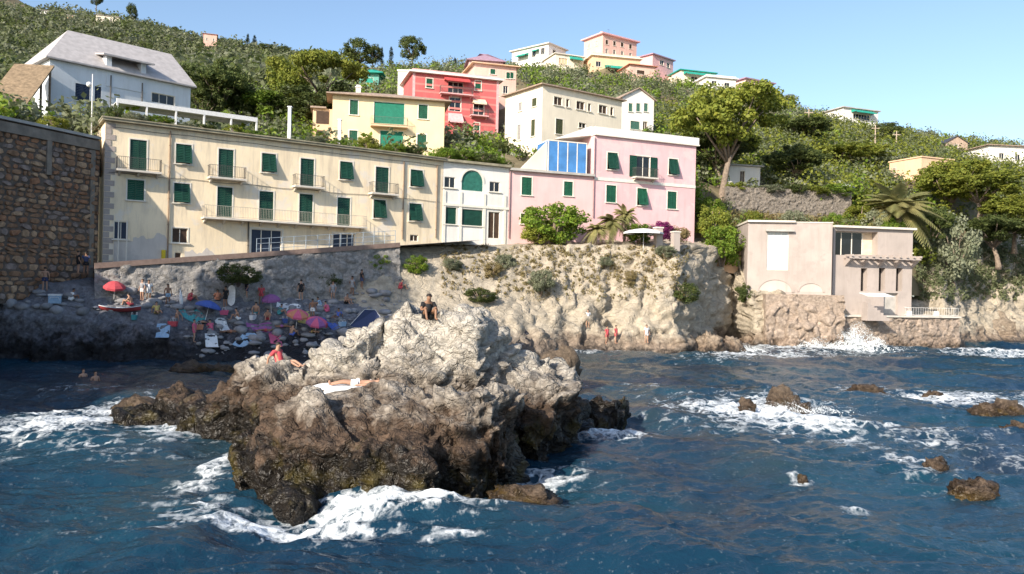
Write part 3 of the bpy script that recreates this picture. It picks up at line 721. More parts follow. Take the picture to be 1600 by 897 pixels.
    def aerial(s, x, y, z0, h):
        b = MB(); b.tube([(x, y, z0), (x, y, z0+h)], .025, 5); b.tube([(x-.5, y, z0+h-.1), (x+.5, y, z0+h-.1)], .015, 4)
        for k in range(6): b.tube([(x-.45+.18*k, y-.3+.03*k, z0+h-.1), (x-.45+.18*k, y+.3-.03*k, z0+h-.1)], .01, 4)
        return b.build('aerial', M_iron, s.e)
    def pipe(s, px, py0, py1, mat=None, r=.06, face='f'):
        x, z1 = s.loc(px, py0, face); _, z0 = s.loc(px, py1, face); z0 = max(.05, z0); z1 = min(z1, s.Ht-.02)
        M = s.faces[face][0]; b = MB(); b.tube([(x, -.1, z1), (x, -.1, z0)], r, 8)
        k = z0+.8
        while k < z1: b.box(x-r-.02, -.12, k, x+r+.02, -.002, k+.05); k += 2.2
        return b.build('drainpipe', mat or M_pipe, s.e, M)

# ---- the long yellow house on the waterfront
FA, FB = at(160, 400, 64), at(690, 380, 81)
FA = Vector((FA.x, 64)); FB = Vector((FB.x, 81))
ZR = 18.55
H1 = House('waterfront_house', 'long yellow three storey house with green shutters above the shaded beach', 'house', FA, FB, 6.2, ZR, 6.5)
for px, py, w, h, k in [(287, 241, 25, 31, 'ajar'), (420, 255, 22, 30, 'ajar'), (541, 267, 20, 28, 'ajar'), (651, 279, 19, 27, 'ajar'),
                        (212, 297, 26, 32, 'shut'), (284, 302, 25, 31, 'ajar'), (593, 327, 19, 29, 'ajar'), (649, 332, 19, 28, 'ajar')]:
    H1.window(px, py, w, h, k, mat=M_green if k == 'shut' else M_dkgreen)
for px, py, w, h, bw in [(216, 243, 26, 49, 60), (353, 256, 23, 45, 55), (480, 270, 21, 44, 50), (597, 282, 20, 41, 50)]:
    fo, r = H1.window(px, py, w, h, 'shut', sill=False, name='balcony_door', mat=M_dkgreen)
    H1.balcony((r[0]+r[2])/2, r[1]-.03, bw/26*1.45, .95)
zz = []
for px, py, w, h in [(351, 316, 23, 47), (416, 322, 22, 46), (478, 326, 21, 45), (537, 331, 20, 44)]:
    fo, r = H1.window(px, py, w, h, 'shut', sill=False, name='balcony_door', mat=M_dkgreen); zz.append(r)
zl = min(r[1] for r in zz)-.03
H1.balcony((zz[0][0]+zz[-1][2])/2, zl, zz[-1][2]-zz[0][0]+2.6, 1.15, iron=M_ironpale)
H1.window(281, 368, 25, 23, 'glass', mat=M_wood, border=.08); H1.window(189, 360, 22, 28, 'glass', mat=M_blue, border=0)
H1.window(278, 403, 11, 18, 'glass', border=0, sill=False, name='cellar_door', mat=M_wood)
H1.window(416, 379, 48, 40, 'glass', border=.16, sill=False, name='garage_door', mat=M_blue); H1.window(537, 381, 34, 32, 'glass', border=.14, sill=False, name='garage_door', mat=M_blue)
H1.window(647, 372, 13, 10, 'glass', border=0, sill=False, mat=M_wood)
H1.walls(M_yellow)
for px, a_, b_ in [(266, 205, 408), (631, 252, 374), (683, 258, 372)]: H1.pipe(px, a_, b_)
H1.pipe(388, 345, 398, M_iron)
b = MB(); b.box(-.25, -.5, H1.Ht+.01, H1.W, 6.6, H1.Ht+.2); b.box(-.3, -.58, H1.Ht+.2, H1.W, 6.6, H1.Ht+.3); b.build('cornice', plain('mossy_cornice', (.30, .27, .19), .9, .3, 1.5, bumpy=.02), H1.e)
b = MB()
for k in range(26):                                   # rough corner stones down the left edge
    w = .75 if k % 2 else .45; z = .3+k*.46
    if z+.4 < H1.Ht: MB().box(0.002, -.035, z, w, .03, z+.42).build('quoin', M_stonepale, H1.e)
x, z = H1.loc(255, 402); MB().tube([(x, -.12, max(0, z-.9)), (x, -.12, z+.6)], .17, 10).build('pipe_guard', plain('yellow_paint', (.62, .48, .02), .5), H1.e)
for px in (184, 197):
    x, z = H1.loc(px, 345); MB().tube([(x, -.5, .1), (x, -.5, z)], .05, 8).build('post', M_trim, H1.e)
# bare worn render with a ragged upper edge along the foot
b = MB(); n_ = 150; dx_ = (H1.W-.8)/n_
for k in range(n_):
    xa, xb = .8+dx_*k, .8+dx_*(k+1); tops = []
    for x_ in (xa, xb): tops.append(2.7+.9*math.sin(x_*.33+1)+.35*math.sin(x_*1.7)+.18*math.sin(x_*4.9)+.1*math.sin(x_*11.3)-.03*x_)
    cut = [o[1] for o in H1.op['f'] if o[0]-.2 < xb and o[2]+.2 > xa and o[1] < max(tops)+.2]
    if cut: t_ = min(cut)-.12; tops = [min(t_, v_) for v_ in tops]
    if min(tops) > .3: b.quad((xa, -.022, 0), (xb, -.022, 0), (xb, -.022, tops[1]), (xa, -.022, tops[0])); b.quad((xa, -.022, tops[0]), (xb, -.022, tops[1]), (xb, -.003, tops[1]), (xa, -.003, tops[0]))
b.build('worn_render', stucco('worn_render', (.62, .57, .52), (.36, .32, .29), .6, (.50, .46, .43)), H1.e)
for z_, sag in ((H1.loc(400, 290)[1], .15), (H1.loc(400, 225)[1], .1)):                # cables clipped along the front
    b = MB(); b.tube([(H1.W*t, -.05, z_+sag*math.sin(t*37)*.3) for t in np.linspace(.01, .99, 40)], .018, 5); b.build('cable', M_iron, H1.e)
# ---- white loggia house and low pink house continue the row
FC, FD = Vector((at(795, 300, 84.5).x, 84.5)), Vector((at(927, 300, 88).x, 88))
H2 = House('loggia_house', 'narrow white house with a large green arched window between yellow and pink', 'house', FB+(FB-FA).normalized()*.02, FC, 9.6, ZR, 6.5)
H2.window(703, 285, 17, 17, 'glass', border=0); H2.window(773, 292, 16, 16, 'glass', border=0)
fo, ra = H2.window(738, 283, 33, 30, 'blind', border=0, sill=False, mat=plain('green_curtain', (.03, .16, .12), .7, .2))
x0, z0, x1, z1 = ra; rr_ = (x1-x0)/2; xm = (x0+x1)/2
H2.op['f'][-1] = (x0, z0, x1, z0+.9+rr_); zc = z0+.9
H2.window(702, 337, 20, 26, 'blind', border=.05, mat=M_dkgreen); H2.window(737, 340, 34, 25, 'blind', border=.05, mat=M_dkgreen)
fo2, rd = H2.window(772, 352, 18, 42, 'glass', border=0, sill=False, name='doorway', mat=M_wood)
H2.walls(M_white)
b = MB(); N_ = 14
for sgn in (-1, 1):                                   # spandrels that make the opening round-headed
    for k in range(N_):
        a0, a1 = math.pi/2*k/N_, math.pi/2*(k+1)/N_
        p = [(xm+sgn*rr_*math.cos(a0), .004, zc+rr_*math.sin(a0)), (xm+sgn*rr_*math.cos(a1), .004, zc+rr_*math.sin(a1)), (xm+sgn*rr_, .004, zc+rr_*math.sin(a1)), (xm+sgn*rr_, .004, zc+rr_*math.sin(a0))]
        b.quad(*(p if sgn > 0 else p[::-1])); b.quad(p[0], p[1], (p[1][0], .17, p[1][2]), (p[0][0], .17, p[0][2]))
b.build('arch', M_white, H2.e)
b = MB()
for k in range(20):
    a0, a1 = math.pi*k/20, math.pi*(k+1)/20
    for r0, r1 in ((rr_+.01, rr_+.2),):
        q4 = [(xm+r_*math.cos(a_), -.06, zc+r_*math.sin(a_)) for r_, a_ in ((r0, a0), (r1, a0), (r1, a1), (r0, a1))]
        b.quad(*q4[::-1]); b.quad((q4[1][0], 0, q4[1][2]), (q4[2][0], 0, q4[2][2]), q4[2], q4[1])
b.build('arch_moulding', M_trim, H2.e)
MB().box(x0, .12, zc+.01, x1, .15, zc+rr_).build('arch_glass', plain('green_curtain', (0, 0, 0)), H2.e)
zb_ = H2.loc(738, 322)[1]; b = MB(); b.box(0, -.14, zb_-.15, H2.W, -.003, zb_+.1); b.build('string_course', M_trim, H2.e)
for px in (690, 720, 757, 789):
    x, _ = H2.loc(px, 300); x = min(max(x, .16), H2.W-.16); MB().box(x-.15, -.10, .1, x+.15, -.004, zb_-.16).build('pilaster', M_trim, H2.e); MB().box(x-.15, -.10, zb_+.11, x+.15, -.004, zb_+1.35).build('pilaster', M_trim, H2.e)
b = MB(); b.box(0.02, -.45, H2.Ht+.01, H2.W, 6.6, H2.Ht+.25); b.build('cornice', MATS['mossy_cornice'], H2.e)

H3 = House('low_pink_house', 'low pink two storey house with a blue glass room on its flat roof', 'house', FC+(FD-FC).normalized()*.02, FD, 10.0, 18.3, 6.5)
H3.window(823, 291, 16, 28, 'shut'); H3.window(888, 295, 14, 22, 'shut'); H3.window(821, 342, 15, 16, 'glass', border=.06)
H3.walls(M_pink2); H3.pipe(797, 266, 372, plain('mauve_pipe', (.33, .2, .2)))
b = MB(); b.box(0.02, -.42, H3.Ht+.01, H3.W-.02, 6.6, H3.Ht+.26); b.build('cornice', M_conc, H3.e)
# blue glass room standing back on the roof
x0, zg0 = H3.loc(858, 268); x1, _ = H3.loc(918, 268); x1 = min(x1, H3.W-.1); zt = H3.loc(888, 226)[1]+.3; z0 = H3.Ht+.27
gr = MB()
n_ = 4
for k in range(n_+1):
    x = x0+(x1-x0)*k/n_; gr.box(x-.05, .3, z0, x+.05, .4, zt)
gr.box(x0-.05, .29, zt, x1+.05, 3.4, zt+.12); gr.box(x0-.05, .3, z0-.005, x1+.05, .42, z0+.1)
g_o = gr.build('glass_room', M_trim, H3.e)
for k in range(n_):
    xa, xb = x0+(x1-x0)*k/n_+.05, x0+(x1-x0)*(k+1)/n_-.05; MB().box(xa, .33, z0+.1, xb, .36, zt).build('pane', M_blueglass, g_o)
MB().box(x0-.04, .42, z0, x0+.02, 3.4, zt).build('pane', M_blueglass, g_o)
xa, _ = H3.loc(826, 270)
b = MB(); b.add([(x0-3.2, .5, z0), (x0-.1, .5, z0), (x0-.1, .5, zt-.1), (x0-3.2, .8, z0), (x0-.1, .8, z0), (x0-.1, .8, zt-.1)], [(0, 1, 2), (5, 4, 3), (0, 2, 5, 3), (1, 4, 5, 2), (0, 3, 4, 1)]); b.build('ramp_wall', M_cream, H3.e)

FE = Vector((at(1087, 260, 93.4).x, 93.4))
H4 = House('pink_house', 'tall pink house with a white parapet and green shutters above the sunlit cliff', 'house', FD+(FE-FD).normalized()*.02, FE, 10.5, 22.9, 8)
for px, py, w, h, k in [(957, 252, 16, 27, 'ajar'), (1052, 261, 14, 25, 'ajar'), (955, 303, 15, 27, 'shut'), (1003, 308, 15, 27, 'ajar'), (1050, 313, 14, 27, 'shut')]: H4.window(px, py, w, h, k, mat=M_green if py > 280 else M_dkgreen)
fo, r = H4.window(1005, 261, 21, 33, 'open', sill=False, name='balcony_door', mat=M_dkgreen); H4.balcony((r[0]+r[2])/2, r[1]-.03, 3.0, .95)
H4.walls(M_pink); H4.pipe(929, 215, 340, plain('mauve_pipe', (.33, .2, .2)))
z = H4.loc(1000, 285)[1]; b = MB(); b.box(0, -.07, z-.16, H4.W, -.004, z+.16); b.build('string_course', M_trim, H4.e)
b = MB(); b.box(-.1, -.3, H4.Ht+.01, H4.W+.3, 8.2, H4.Ht+.16); r_ = b.build('cornice', M_trim, H4.e)
b = MB(); b.box(-.05, -.24, H4.Ht+.16, H4.W+.24, 0, H4.Ht+.95); b.box(-.05, 0, H4.Ht+.16, .2, 8, H4.Ht+.95); b.box(H4.W, 0, H4.Ht+.16, H4.W+.24, 8, H4.Ht+.95); b.build('parapet', M_white, H4.e)
b = MB(); b.add([(-4.3, 1.2, H4.Ht-.6), (0, .6, H4.Ht+.1), (0, .6, H4.Ht+1.15), (-4.3, 5, H4.Ht-.6), (0, 5, H4.Ht+.1), (0, 5, H4.Ht+1.15)], [(0, 1, 2), (5, 4, 3), (0, 2, 5, 3), (1, 4, 5, 2), (0, 3, 4, 1)]); b.build('sloping_roof', M_white, H4.e)

# ---- houses up the hill
def mk(k, name, label, cat='house', down=3.0, group=None):
    a, b_, zt, fz, dep = site(k); return House(name, label, cat, a, b_, fz-down, zt, dep, group)

h = mk('grey_roof', 'hillside_house', 'white house with broad grey roof and dormer above the stone sea wall')
for px, py, w, hh in [(129, 145, 23, 27), (153, 148, 10, 26)]: h.window(px, py, w, hh, 'shut', mat=M_blue, border=0)
h.window(255, 155, 36, 15, 'glass', border=.04, sill=False); h.window(107, 178, 10, 14, 'glass', border=0)
h.walls(M_shadewhite); rf = h.hip(4.2, .45, M_slate, lh=3.4, rh=.6)
xa, za = h.loc(166, 100); xb, _ = h.loc(228, 110); zt = h.loc(190, 92)[1]; z0 = h.Ht-1.5
d = MB(); d.box(xa, -.06, z0, xa+.5, 3.5, zt); d.box(xb-.5, -.06, z0, xb, 3.5, zt); d.box(xa+.5, -.06, z0, xb-.5, 3.5, z0+1.0); dm = d.build('dormer', M_shadewhite, h.e)
MB().box(xa+.5, 1.2, z0+1.0, xb-.5, 1.25, zt).build('dormer_glass', M_glass, dm)
MB().add([(xa-.5, -.7, zt-.12), (xb+.6, -.7, zt-.12), (xb+.6, 4.4, zt+.8), (xa-.5, 4.4, zt+.8), (xa-.5, -.7, zt+.04), (xb+.6, -.7, zt+.04), (xb+.6, 4.4, zt+.96), (xa-.5, 4.4, zt+.96)],
         [(0, 3, 2, 1), (4, 5, 6, 7), (0, 1, 5, 4), (1, 2, 6, 5), (2, 3, 7, 6), (3, 0, 4, 7)]).build('dormer_roof', M_slate, dm)
h.pipe(173, 118, 165, M_iron); h.pipe(222, 130, 165, M_iron)
x, z = h.loc(160, 168); b = MB()
for k in range(3):
    r0, r1 = .45*k/3, .45*(k+1)/3
    for j in range(12):
        a0, a1 = j*math.pi/6, (j+1)*math.pi/6; b.quad(*[(x+r_*math.cos(a_), -.5+.5*r_*r_-.1, z+r_*math.sin(a_)) for r_, a_ in ((max(r0, .01), a0), (r1, a0), (r1, a1), (max(r0, .01), a1))])
b.tube([(x, -.6, z), (x, 0, z-.2)], .03, 6); b.build('satellite_dish', M_conc, h.e)

h = mk('villa', 'garden_villa', 'pale yellow villa with a hipped roof and big green balcony blind behind the row')
h.window(553, 168, 13, 23); h.window(661, 175, 14, 22); h.window(552, 216, 13, 24); h.window(659, 222, 14, 24)
fo, r = h.window(608, 177, 47, 33, 'blind', border=.05, sill=False, mat=M_awgreen); h.balcony((r[0]+r[2])/2, r[1]-.35, r[2]-r[0]+.8, 1.0, brackets=False, slab=M_peach)
h.window(612, 219, 36, 28, 'blind', border=.05, sill=False, mat=M_awgreen)
h.walls(M_villa); rf = h.hip(1.5, .75, M_tile); h.chimney(rf, 3, 5, h.Ht+1.0, 1.2, M_white); h.aerial(8, 5, h.Ht+1.3, 1.8)
p = MB(); p.box(-2.3, 1.2, h.Ht-6.3, -.002, 6, h.Ht-1.5); po = p.build('porch', M_peach, h.e)
MB().box(-2.6, .8, h.Ht-1.5, -.76, 6.4, h.Ht-1.3).build('porch_roof', M_tile, po)
for z_ in (h.Ht-3.3, h.Ht-5.6): MB().box(-1.9, 1.16, z_, -.4, 1.19, z_+1.5).build('porch_window', M_wood, po)

h = mk('red', 'red_villa', 'red villa with a red awning and white roof edge behind the yellow villa')
for px, py, w, hh in [(671, 130, 10, 15), (747, 134, 9, 15), (745, 202, 8, 20)]: h.window(px, py, w, hh, 'shut')
fo, r = h.window(712, 138, 24, 20, 'glass', border=0, sill=False); h.balcony((r[0]+r[2])/2, r[1]-.03, 5.0, 1.1, slab=M_awpink); h.awning(713, 127, 38, 12, 1.3, M_awred)
h.window(711, 163, 18, 22, 'glass', border=.1, sill=False); fo, r = h.window(748, 170, 16, 22, 'glass', border=.1, sill=False); h.balcony((r[0]+r[2])/2, r[1]-.03, 2.8, .9, slab=M_awpink)
h.awning(748, 162, 20, 14, 1.1, M_awcream); h.awning(711, 186, 22, 18, 1.2, M_awpink, drop=.8)
for py, w in [(150, 5)]: h.window(787, 140, 5, 10, 'shut', face='r', border=.05)
h.walls(M_red)
for k in range(9):
    z_ = h.Ht-.7-k*1.05
    if z_ > 2.8: MB().box(.0, -.012, z_, h.W, -.003, z_+.3).build('painted_band', stucco('band_pink', (.62, .22, .20)), h.e)
for x_ in (0, h.W-.4): MB().box(x_, -.03, 0, x_+.4, -.013, h.Ht).build('corner_strip', M_awpink, h.e)
rf = h.flat(.6, M_white, .25, .35, M_awpink); h.chimney(rf, 2, 5, h.Ht+.3, 1.2, M_white); h.aerial(8, 4, h.Ht+.2, 2.2)

h = mk('redtall', 'tall_red_house', 'taller salmon red house with tan roof rising behind the red villa')
h.window(794, 118, 6, 10, 'shut', border=.05); h.window(800, 118, 5, 10, 'shut', border=.05); h.window(770, 112, 8, 8, 'shut', border=.05); h.window(790, 140, 8, 12, 'glass', border=.05)
h.walls(M_salmon); h.hip(.9, .6, M_peach); h = None
h = mk('mauve', 'mauve_roof_house', 'pale pink house with a mauve hipped roof peeping over the red houses')
h.window(745, 102, 7, 6, 'shut', border=.05); h.window(770, 103, 7, 6, 'shut', border=.05); h.walls(M_awpink); h.hip(2.4, .5, M_purple)
h = mk('annex', 'white_annex', 'small white flat roofed annex left of the red villa')
h.window(634, 128, 7, 12, 'shut', border=.05); h.walls(M_white); h.flat(.15, M_white)

h = mk('creamcorner', 'corner_house', 'cream three storey house seen at its corner with dark upper windows')
for px, py in [(872, 158), (907, 165), (942, 171)]: h.window(px, py, 13, 13, 'glass', border=.05, mat=M_wood)
for px, py in [(887, 161), (921, 168), (956, 174)]: h.window(px, py, 5, 13, 'glass', border=.05, mat=M_wood)
h.window(874, 198, 11, 24, 'shut', mat=plain('olive_shutter', (.06, .07, .03))); h.window(910, 196, 11, 8, 'glass', border=.05)
for px, py, w, hh in [(835, 160, 7, 13), (813, 167, 5, 13), (833, 200, 6, 26), (811, 207, 5, 24)]: h.window(px, py, w, hh, 'shut', face='l', mat=plain('grey_shutter', (.34, .32, .30)) if px < 820 else plain('olive_shutter', (.06, .07, .03)))
h.walls(M_cream); rf = h.hip(1.5, .5, M_tile); h.chimney(rf, 5, 6.5, h.Ht+.6, 1.3, M_cream); h.aerial(9, 4, h.Ht+1.2, 2.0)

h = mk('gable', 'gabled_house', 'small white house with a pointed gable right of the cream corner house')
for px in (985, 997, 1009): h.window(px, 168, 6, 13, 'shut', border=.05, mat=plain('sage_shutter', (.06, .15, .11)))
h.window(992, 196, 14, 13, 'shut', border=.05, mat=plain('sage_shutter', (.06, .15, .11))); h.window(1008, 197, 7, 14, 'glass', border=.05, mat=M_wood)
h.window(1032, 178, 6, 12, 'glass', face='r', border=.05)
h.walls(M_white); h.gable_front(1.5, .35, M_tile, M_white)

h = mk('summit', 'summit_villa', 'salmon two storey villa crowning the hilltop', down=5)
for i, (px, py) in enumerate([(948, 66), (960, 68), (972, 70), (985, 73)]): h.window(px, py, 4, 7, 'shut', border=.06, mat=M_wood); h.window(px, py+14, 4, 8, 'glass', border=.06)
for px, py in [(920, 72), (932, 68)]: h.window(px, py, 4, 8, 'shut', face='l', border=.06, mat=M_conc)
h.walls(M_salmon); rf = h.flat(.7, M_awpink, .35); h.chimney(rf, 3, 4, h.Ht+.3, 1.6); h.aerial(5.5, 4, h.Ht+.3, 3.0); h.chimney(rf, 8, 4, h.Ht+.3, 1.3)
h = mk('summitwing', 'terraced_wing', 'salmon wing with a long green awning below the hilltop villa', down=5)
h.awning(966, 108, 42, 10, 1.8, M_teal); h.window(935, 100, 8, 8, 'glass', border=.05); h.window(966, 113, 36, 8, 'glass', border=.05); h.walls(M_peach); h.flat(.6, M_cream, .3, .5, M_salmon)
h = mk('summitlow', 'red_roof_house', 'low brick red house with terracotta roof below the hilltop villa', down=5)
h.window(1001, 113, 12, 6, 'shut', border=.05, mat=M_wood); h.walls(M_salmon); h.hip(1.0, .6, M_redtile)
h = mk('summitback', 'shaded_house', 'mauve shaded house at the right end of the hilltop group', down=5)
h.window(1034, 98, 6, 7, 'glass', border=.05); h.window(1044, 102, 5, 7, 'glass', border=.05); h.walls(M_awpink); h.flat(.5, M_purple, .3)
h = mk('cornerflat', 'terrace_house', 'cream house with teal awnings on the skyline left of the hilltop villa', down=5)
for px, py in [(848, 80), (834, 84)]: h.window(px, py, 6, 10, 'glass', face='l', border=.06)
h.window(866, 82, 5, 8, 'glass', border=.06); h.window(877, 87, 5, 8, 'glass', border=.06)
h.awning(818, 88, 16, 8, 1.6, M_teal, face='l'); h.awning(838, 80, 10, 6, 1.3, M_teal, face='l'); h.walls(M_white); h.flat(.6, M_paleconc, .3)
h = mk('yellowbox', 'yellow_hill_house', 'small yellow house with a teal side awning below the skyline', down=5)
h.window(880, 96, 14, 10, 'glass', border=.1, mat=M_peach); h.awning(899, 93, 18, 10, 1.6, M_teal); h.walls(M_cream); h.flat(.4, M_paleconc, .25)
h = mk('tealroof', 'teal_awning_house', 'cream house under a long teal awning right of the hilltop group', down=5)
h.awning(1092, 114, 48, 10, 2.0, M_teal); h.window(1085, 124, 10, 8, 'glass', border=.05); h.window(1106, 128, 10, 8, 'glass', border=.05); h.walls(M_cream); h.flat(.5, M_teal, .25)
h = mk('whitelow', 'low_white_house', 'low white house beside the teal awning on the ridge', down=5)
h.window(1116, 130, 8, 7, 'glass', border=.05); h.window(1136, 133, 8, 7, 'glass', border=.05); h.walls(M_white); h.flat(.5, M_white, .3, .4, M_white)
h = mk('pinkfar', 'pink_ridge_house', 'pink house with a white balcony at the right end of the ridge', down=5)
for px, py in [(1174, 135), (1190, 138), (1200, 141)]: h.window(px, py, 4, 7, 'glass', border=.05)
h.balcony(h.W*.55, h.loc(1187, 146)[1], h.W*.85, 1.2, slab=M_white, iron=M_white, h=.9, brackets=False); h.window(1185, 151, 20, 8, 'glass', border=0)
h.walls(M_pink2); rf = h.flat(.6, M_purple, .3); h.chimney(rf, 6, 4, h.Ht+.3, 1.0, M_white)
h = mk('whiteright', 'white_awning_house', 'white house with a teal awning alone on the right skyline', down=5)
h.window(1346, 183, 26, 8, 'glass', border=.05); h.awning(1346, 176, 32, 9, 1.8, M_teal); h.walls(M_white); h.flat(.5, M_conc, .25)
h = mk('whiteedge', 'edge_white_house', 'white house with thin brown roof at the right edge of the view', down=5)
h.window(1565, 244, 8, 9, 'glass', border=.05); h.window(1590, 246, 8, 9, 'glass', border=.05); h.walls(M_white); h.hip(.8, .6, M_tile)
h = mk('tinygable', 'ridge_cabin', 'tiny dark gabled cabin on the right skyline', down=5)
h.window(1494, 228, 6, 5, 'glass', border=.05); h.walls(M_tile); h.gable_front(1.6, .3, plain('dark_slate', (.06, .06, .07)), M_tile)
h = mk('peach', 'peach_house', 'peach block with a blank wall among the pines on the right', down=5)
h.window(1397, 268, 5, 10, 'glass', border=.05, mat=M_wood); h.walls(M_peach); h.flat(.15, M_peach, .2)
h = mk('teal', 'teal_kiosk', 'small teal roofed pavilion beside the umbrella pine', down=4)
h.window(577, 126, 12, 8, 'blind', border=.05, mat=M_teal); h.walls(plain('teal_wall', (.10, .32, .27))); h.hip(1.3, .9, M_teal)
h = mk('shed', 'white_shed', 'low white shed in the shade below the big pine', down=3)
h.window(1160, 276, 7, 18, 'glass', border=.05, sill=False, name='door', mat=M_wood); h.walls(M_white); h.flat(.4, M_conc, .2)
for k, nm, lb, wm in [('far_a', 'far_white_house', 'tiny white house high on the far left hillside', M_white), ('far_b', 'far_yellow_house', 'tiny yellow house on the far left hillside', M_peach), ('far_c', 'far_long_house', 'long low white house near the far left ridge', M_cream),
                      ('far_d', 'far_red_house', 'small red house on the far ridge among trees', M_salmon), ('far_e', 'far_edge_house', 'pale low house at the far upper left edge', M_white)]:
    h = mk(k, nm, lb, down=6); l_, r_, fy, _ = SITE[k]; n_ = max(2, int((r_[0]-l_[0])/8))
    for j in range(n_):
        t = (j+.5)/n_; h.window(l_[0]+(r_[0]-l_[0])*t, l_[1]+(r_[1]-l_[1])*t+(fy-l_[1])*.45, 2.2, 4, 'glass', border=.1)
    h.walls(wm); h.hip(1.2, .5, M_redtile if k == 'far_d' else M_slate)

# ------------------------------------------------------------------ villa on the rocks at the right
VA, VB = at(1168, 400, 90), at(1300, 400, 89); zt = 13.9
H5 = House('rock_villa', 'pale stone villa with arches and pergola on the rocks at the right', 'villa', VA, VB, 5.2, zt, 8)
H5.window(1215, 392, 34, 60, 'glass', border=0, sill=False, name='white_panel_door', mat=plain('white_panel', (.55, .57, .56), .6))
H5.walls(M_stonepale)
b = MB()
for cx, r_ in ((1211, 27), (1267, 19)):
    x, z = H5.loc(cx, 452); rr2 = r_*90/1250
    for k in range(16):
        a0, a1 = math.pi*k/16, math.pi*(k+1)/16
        for y0_, y1_, s0, s1 in ((-.10, -.004, .93, 1.08),):
            q4 = [(x+rr2*s*math.cos(a_), y0_, z-.3+rr2*.75*s*math.sin(a_)) for s, a_ in ((s0, a0), (s1, a0), (s1, a1), (s0, a1))]
            b.quad(*q4[::-1]); b.quad((q4[2][0], -.004, q4[2][2]), (q4[1][0], -.004, q4[1][2]), q4[1], q4[2]); b.quad(q4[3], q4[0], (q4[0][0], -.004, q4[0][2]), (q4[3][0], -.004, q4[3][2]))
    f = MB(); f.add([(x, -.02, z-.3)]+[(x+rr2*.93*math.cos(math.pi*k/16), -.02, z-.3+rr2*.7*math.sin(math.pi*k/16)) for k in range(17)], [(0, k+1, k+2) for k in range(16)]); f.build('arch_panel', M_salmon if 0 else stucco('arch_plaster', (.50, .44, .40)), H5.e)
b.build('arch_ring', M_stonepale, H5.e)
x0, z0 = H5.loc(1168, 352); x1, _ = H5.loc(1242, 352)
MB().box(-.1, -.35, H5.Ht+.01, x1, 8, H5.Ht+.22).build('roof', M_paleconc, H5.e); MB().box(x1+.02, -.06, H5.Ht+.01, H5.W+.05, 8, H5.Ht+.12).build('coping', M_paleconc, H5.e)
xd0, zd = H5.loc(1196, 360); xd1, _ = H5.loc(1240, 360); MB().box(xd0, -.5, zd-.12, xd1, -.004, zd+.08).build('door_canopy', M_conc, H5.e)
# right block with recessed top storey
VC, VD = at(1301, 430, 90.3), at(1425, 430, 92)
H6 = House('rock_villa_wing', 'seaward wing of the stone villa with dark upper windows and slit openings', 'villa', VC, VD, 2.6, 13.55, 7)
x0, z0 = H6.loc(1304, 398); x1, z1 = H6.loc(1372, 360)
H6.op['f'].append((.25, z0, x1, min(H6.Ht-.35, z1), 1.3)); rec = H6.op['f'][-1]
for cx in (1350, 1378, 1405):
    r = H6.rect(cx, 437, 10, 36); H6.op['f'].append((*r, .9)); MB().box(r[0], .8, r[1], r[2], .85, r[3]).build('slit_shade', M_glass, H6.e)
r = H6.rect(1392, 475, 22, 34); H6.op['f'].append((*r, .5)); MB().box(r[0], .4, r[1], r[2], .45, r[3]).build('door', M_conc, H6.e)
H6.window(1429, 380, 4, 30, 'glass', face='r', border=.04)
H6.walls(M_stonepale)
n_ = 4
for k in range(n_):
    w = (rec[2]-rec[0])/n_; xa = rec[0]+w*k
    f = MB(); f.box(xa, 1.05, rec[1], xa+.1, 1.15, rec[3]); f.box(xa+.1, 1.05, rec[3]-.1, xa+w, 1.15, rec[3]); fo = f.build('window', M_trim, H6.e)
    MB().box(xa+.1, 1.1, rec[1], xa+w, 1.13, rec[3]-.1).build('pane', M_glass if k < 3 else M_awcream, fo)
MB().box(-.02, -.45, H6.Ht+.01, H6.W+.2, 7.2, H6.Ht+.25).build('roof', M_paleconc, H6.e)
zp = H6.loc(1370, 404)[1]; xp0, xp1 = H6.loc(1318, 410)[0], H6.W+.2
MB().box(xp0, -1.3, zp-.12, xp1, -1.1, zp+.1).build('pergola_beam', M_stonepale, H6.e); MB().box(xp0, -.25, zp-.12, xp1, -.004, zp+.1).build('pergola_beam', M_stonepale, H6.e)
n_ = 11
for k in range(n_):
    x = xp0+.1+(xp1-xp0-.35)*k/(n_-1); MB().box(x, -1.5, zp+.1, x+.2, -.002, zp+.34).build('pergola_rafter', M_stonepale, H6.e)
for k in range(5):
    x = xp0+.15+(xp1-xp0-.5)*k/4; MB().add([(x, -.003, zp-.12), (x+.22, -.003, zp-.12), (x+.22, -1.3, zp-.12), (x, -1.3, zp-.12), (x, -.003, zp-1.0), (x+.22, -.003, zp-1.0)], [(4, 5, 2, 3), (0, 4, 3), (1, 2, 5), (0, 3, 2, 1)]).build('pergola_bracket', M_stonepale, H6.e)
zaw = H6.loc(1345, 458)[1]; xa0, xa1 = H6.loc(1326, 460)[0], H6.loc(1366, 460)[0]
MB().add([(xa0, -1.95, zaw), (xa1, -1.95, zaw), (xa1, -3.6, zaw-.35), (xa0, -3.6, zaw-.35), (xa0, -1.95, zaw+.04), (xa1, -1.95, zaw+.04), (xa1, -3.6, zaw-.31), (xa0, -3.6, zaw-.31)], [(0, 3, 2, 1), (4, 5, 6, 7), (0, 1, 5, 4), (1, 2, 6, 5), (2, 3, 7, 6), (3, 0, 4, 7)]).build('awning', M_white, H6.e)
b = MB()
for k in range(8): x = xa0+.2+k*.38; b.box(x, -3.3, .6, x+.4, -2.2, zaw-1.0-k*.28)
b.build('stair', M_stonepale, H6.e)

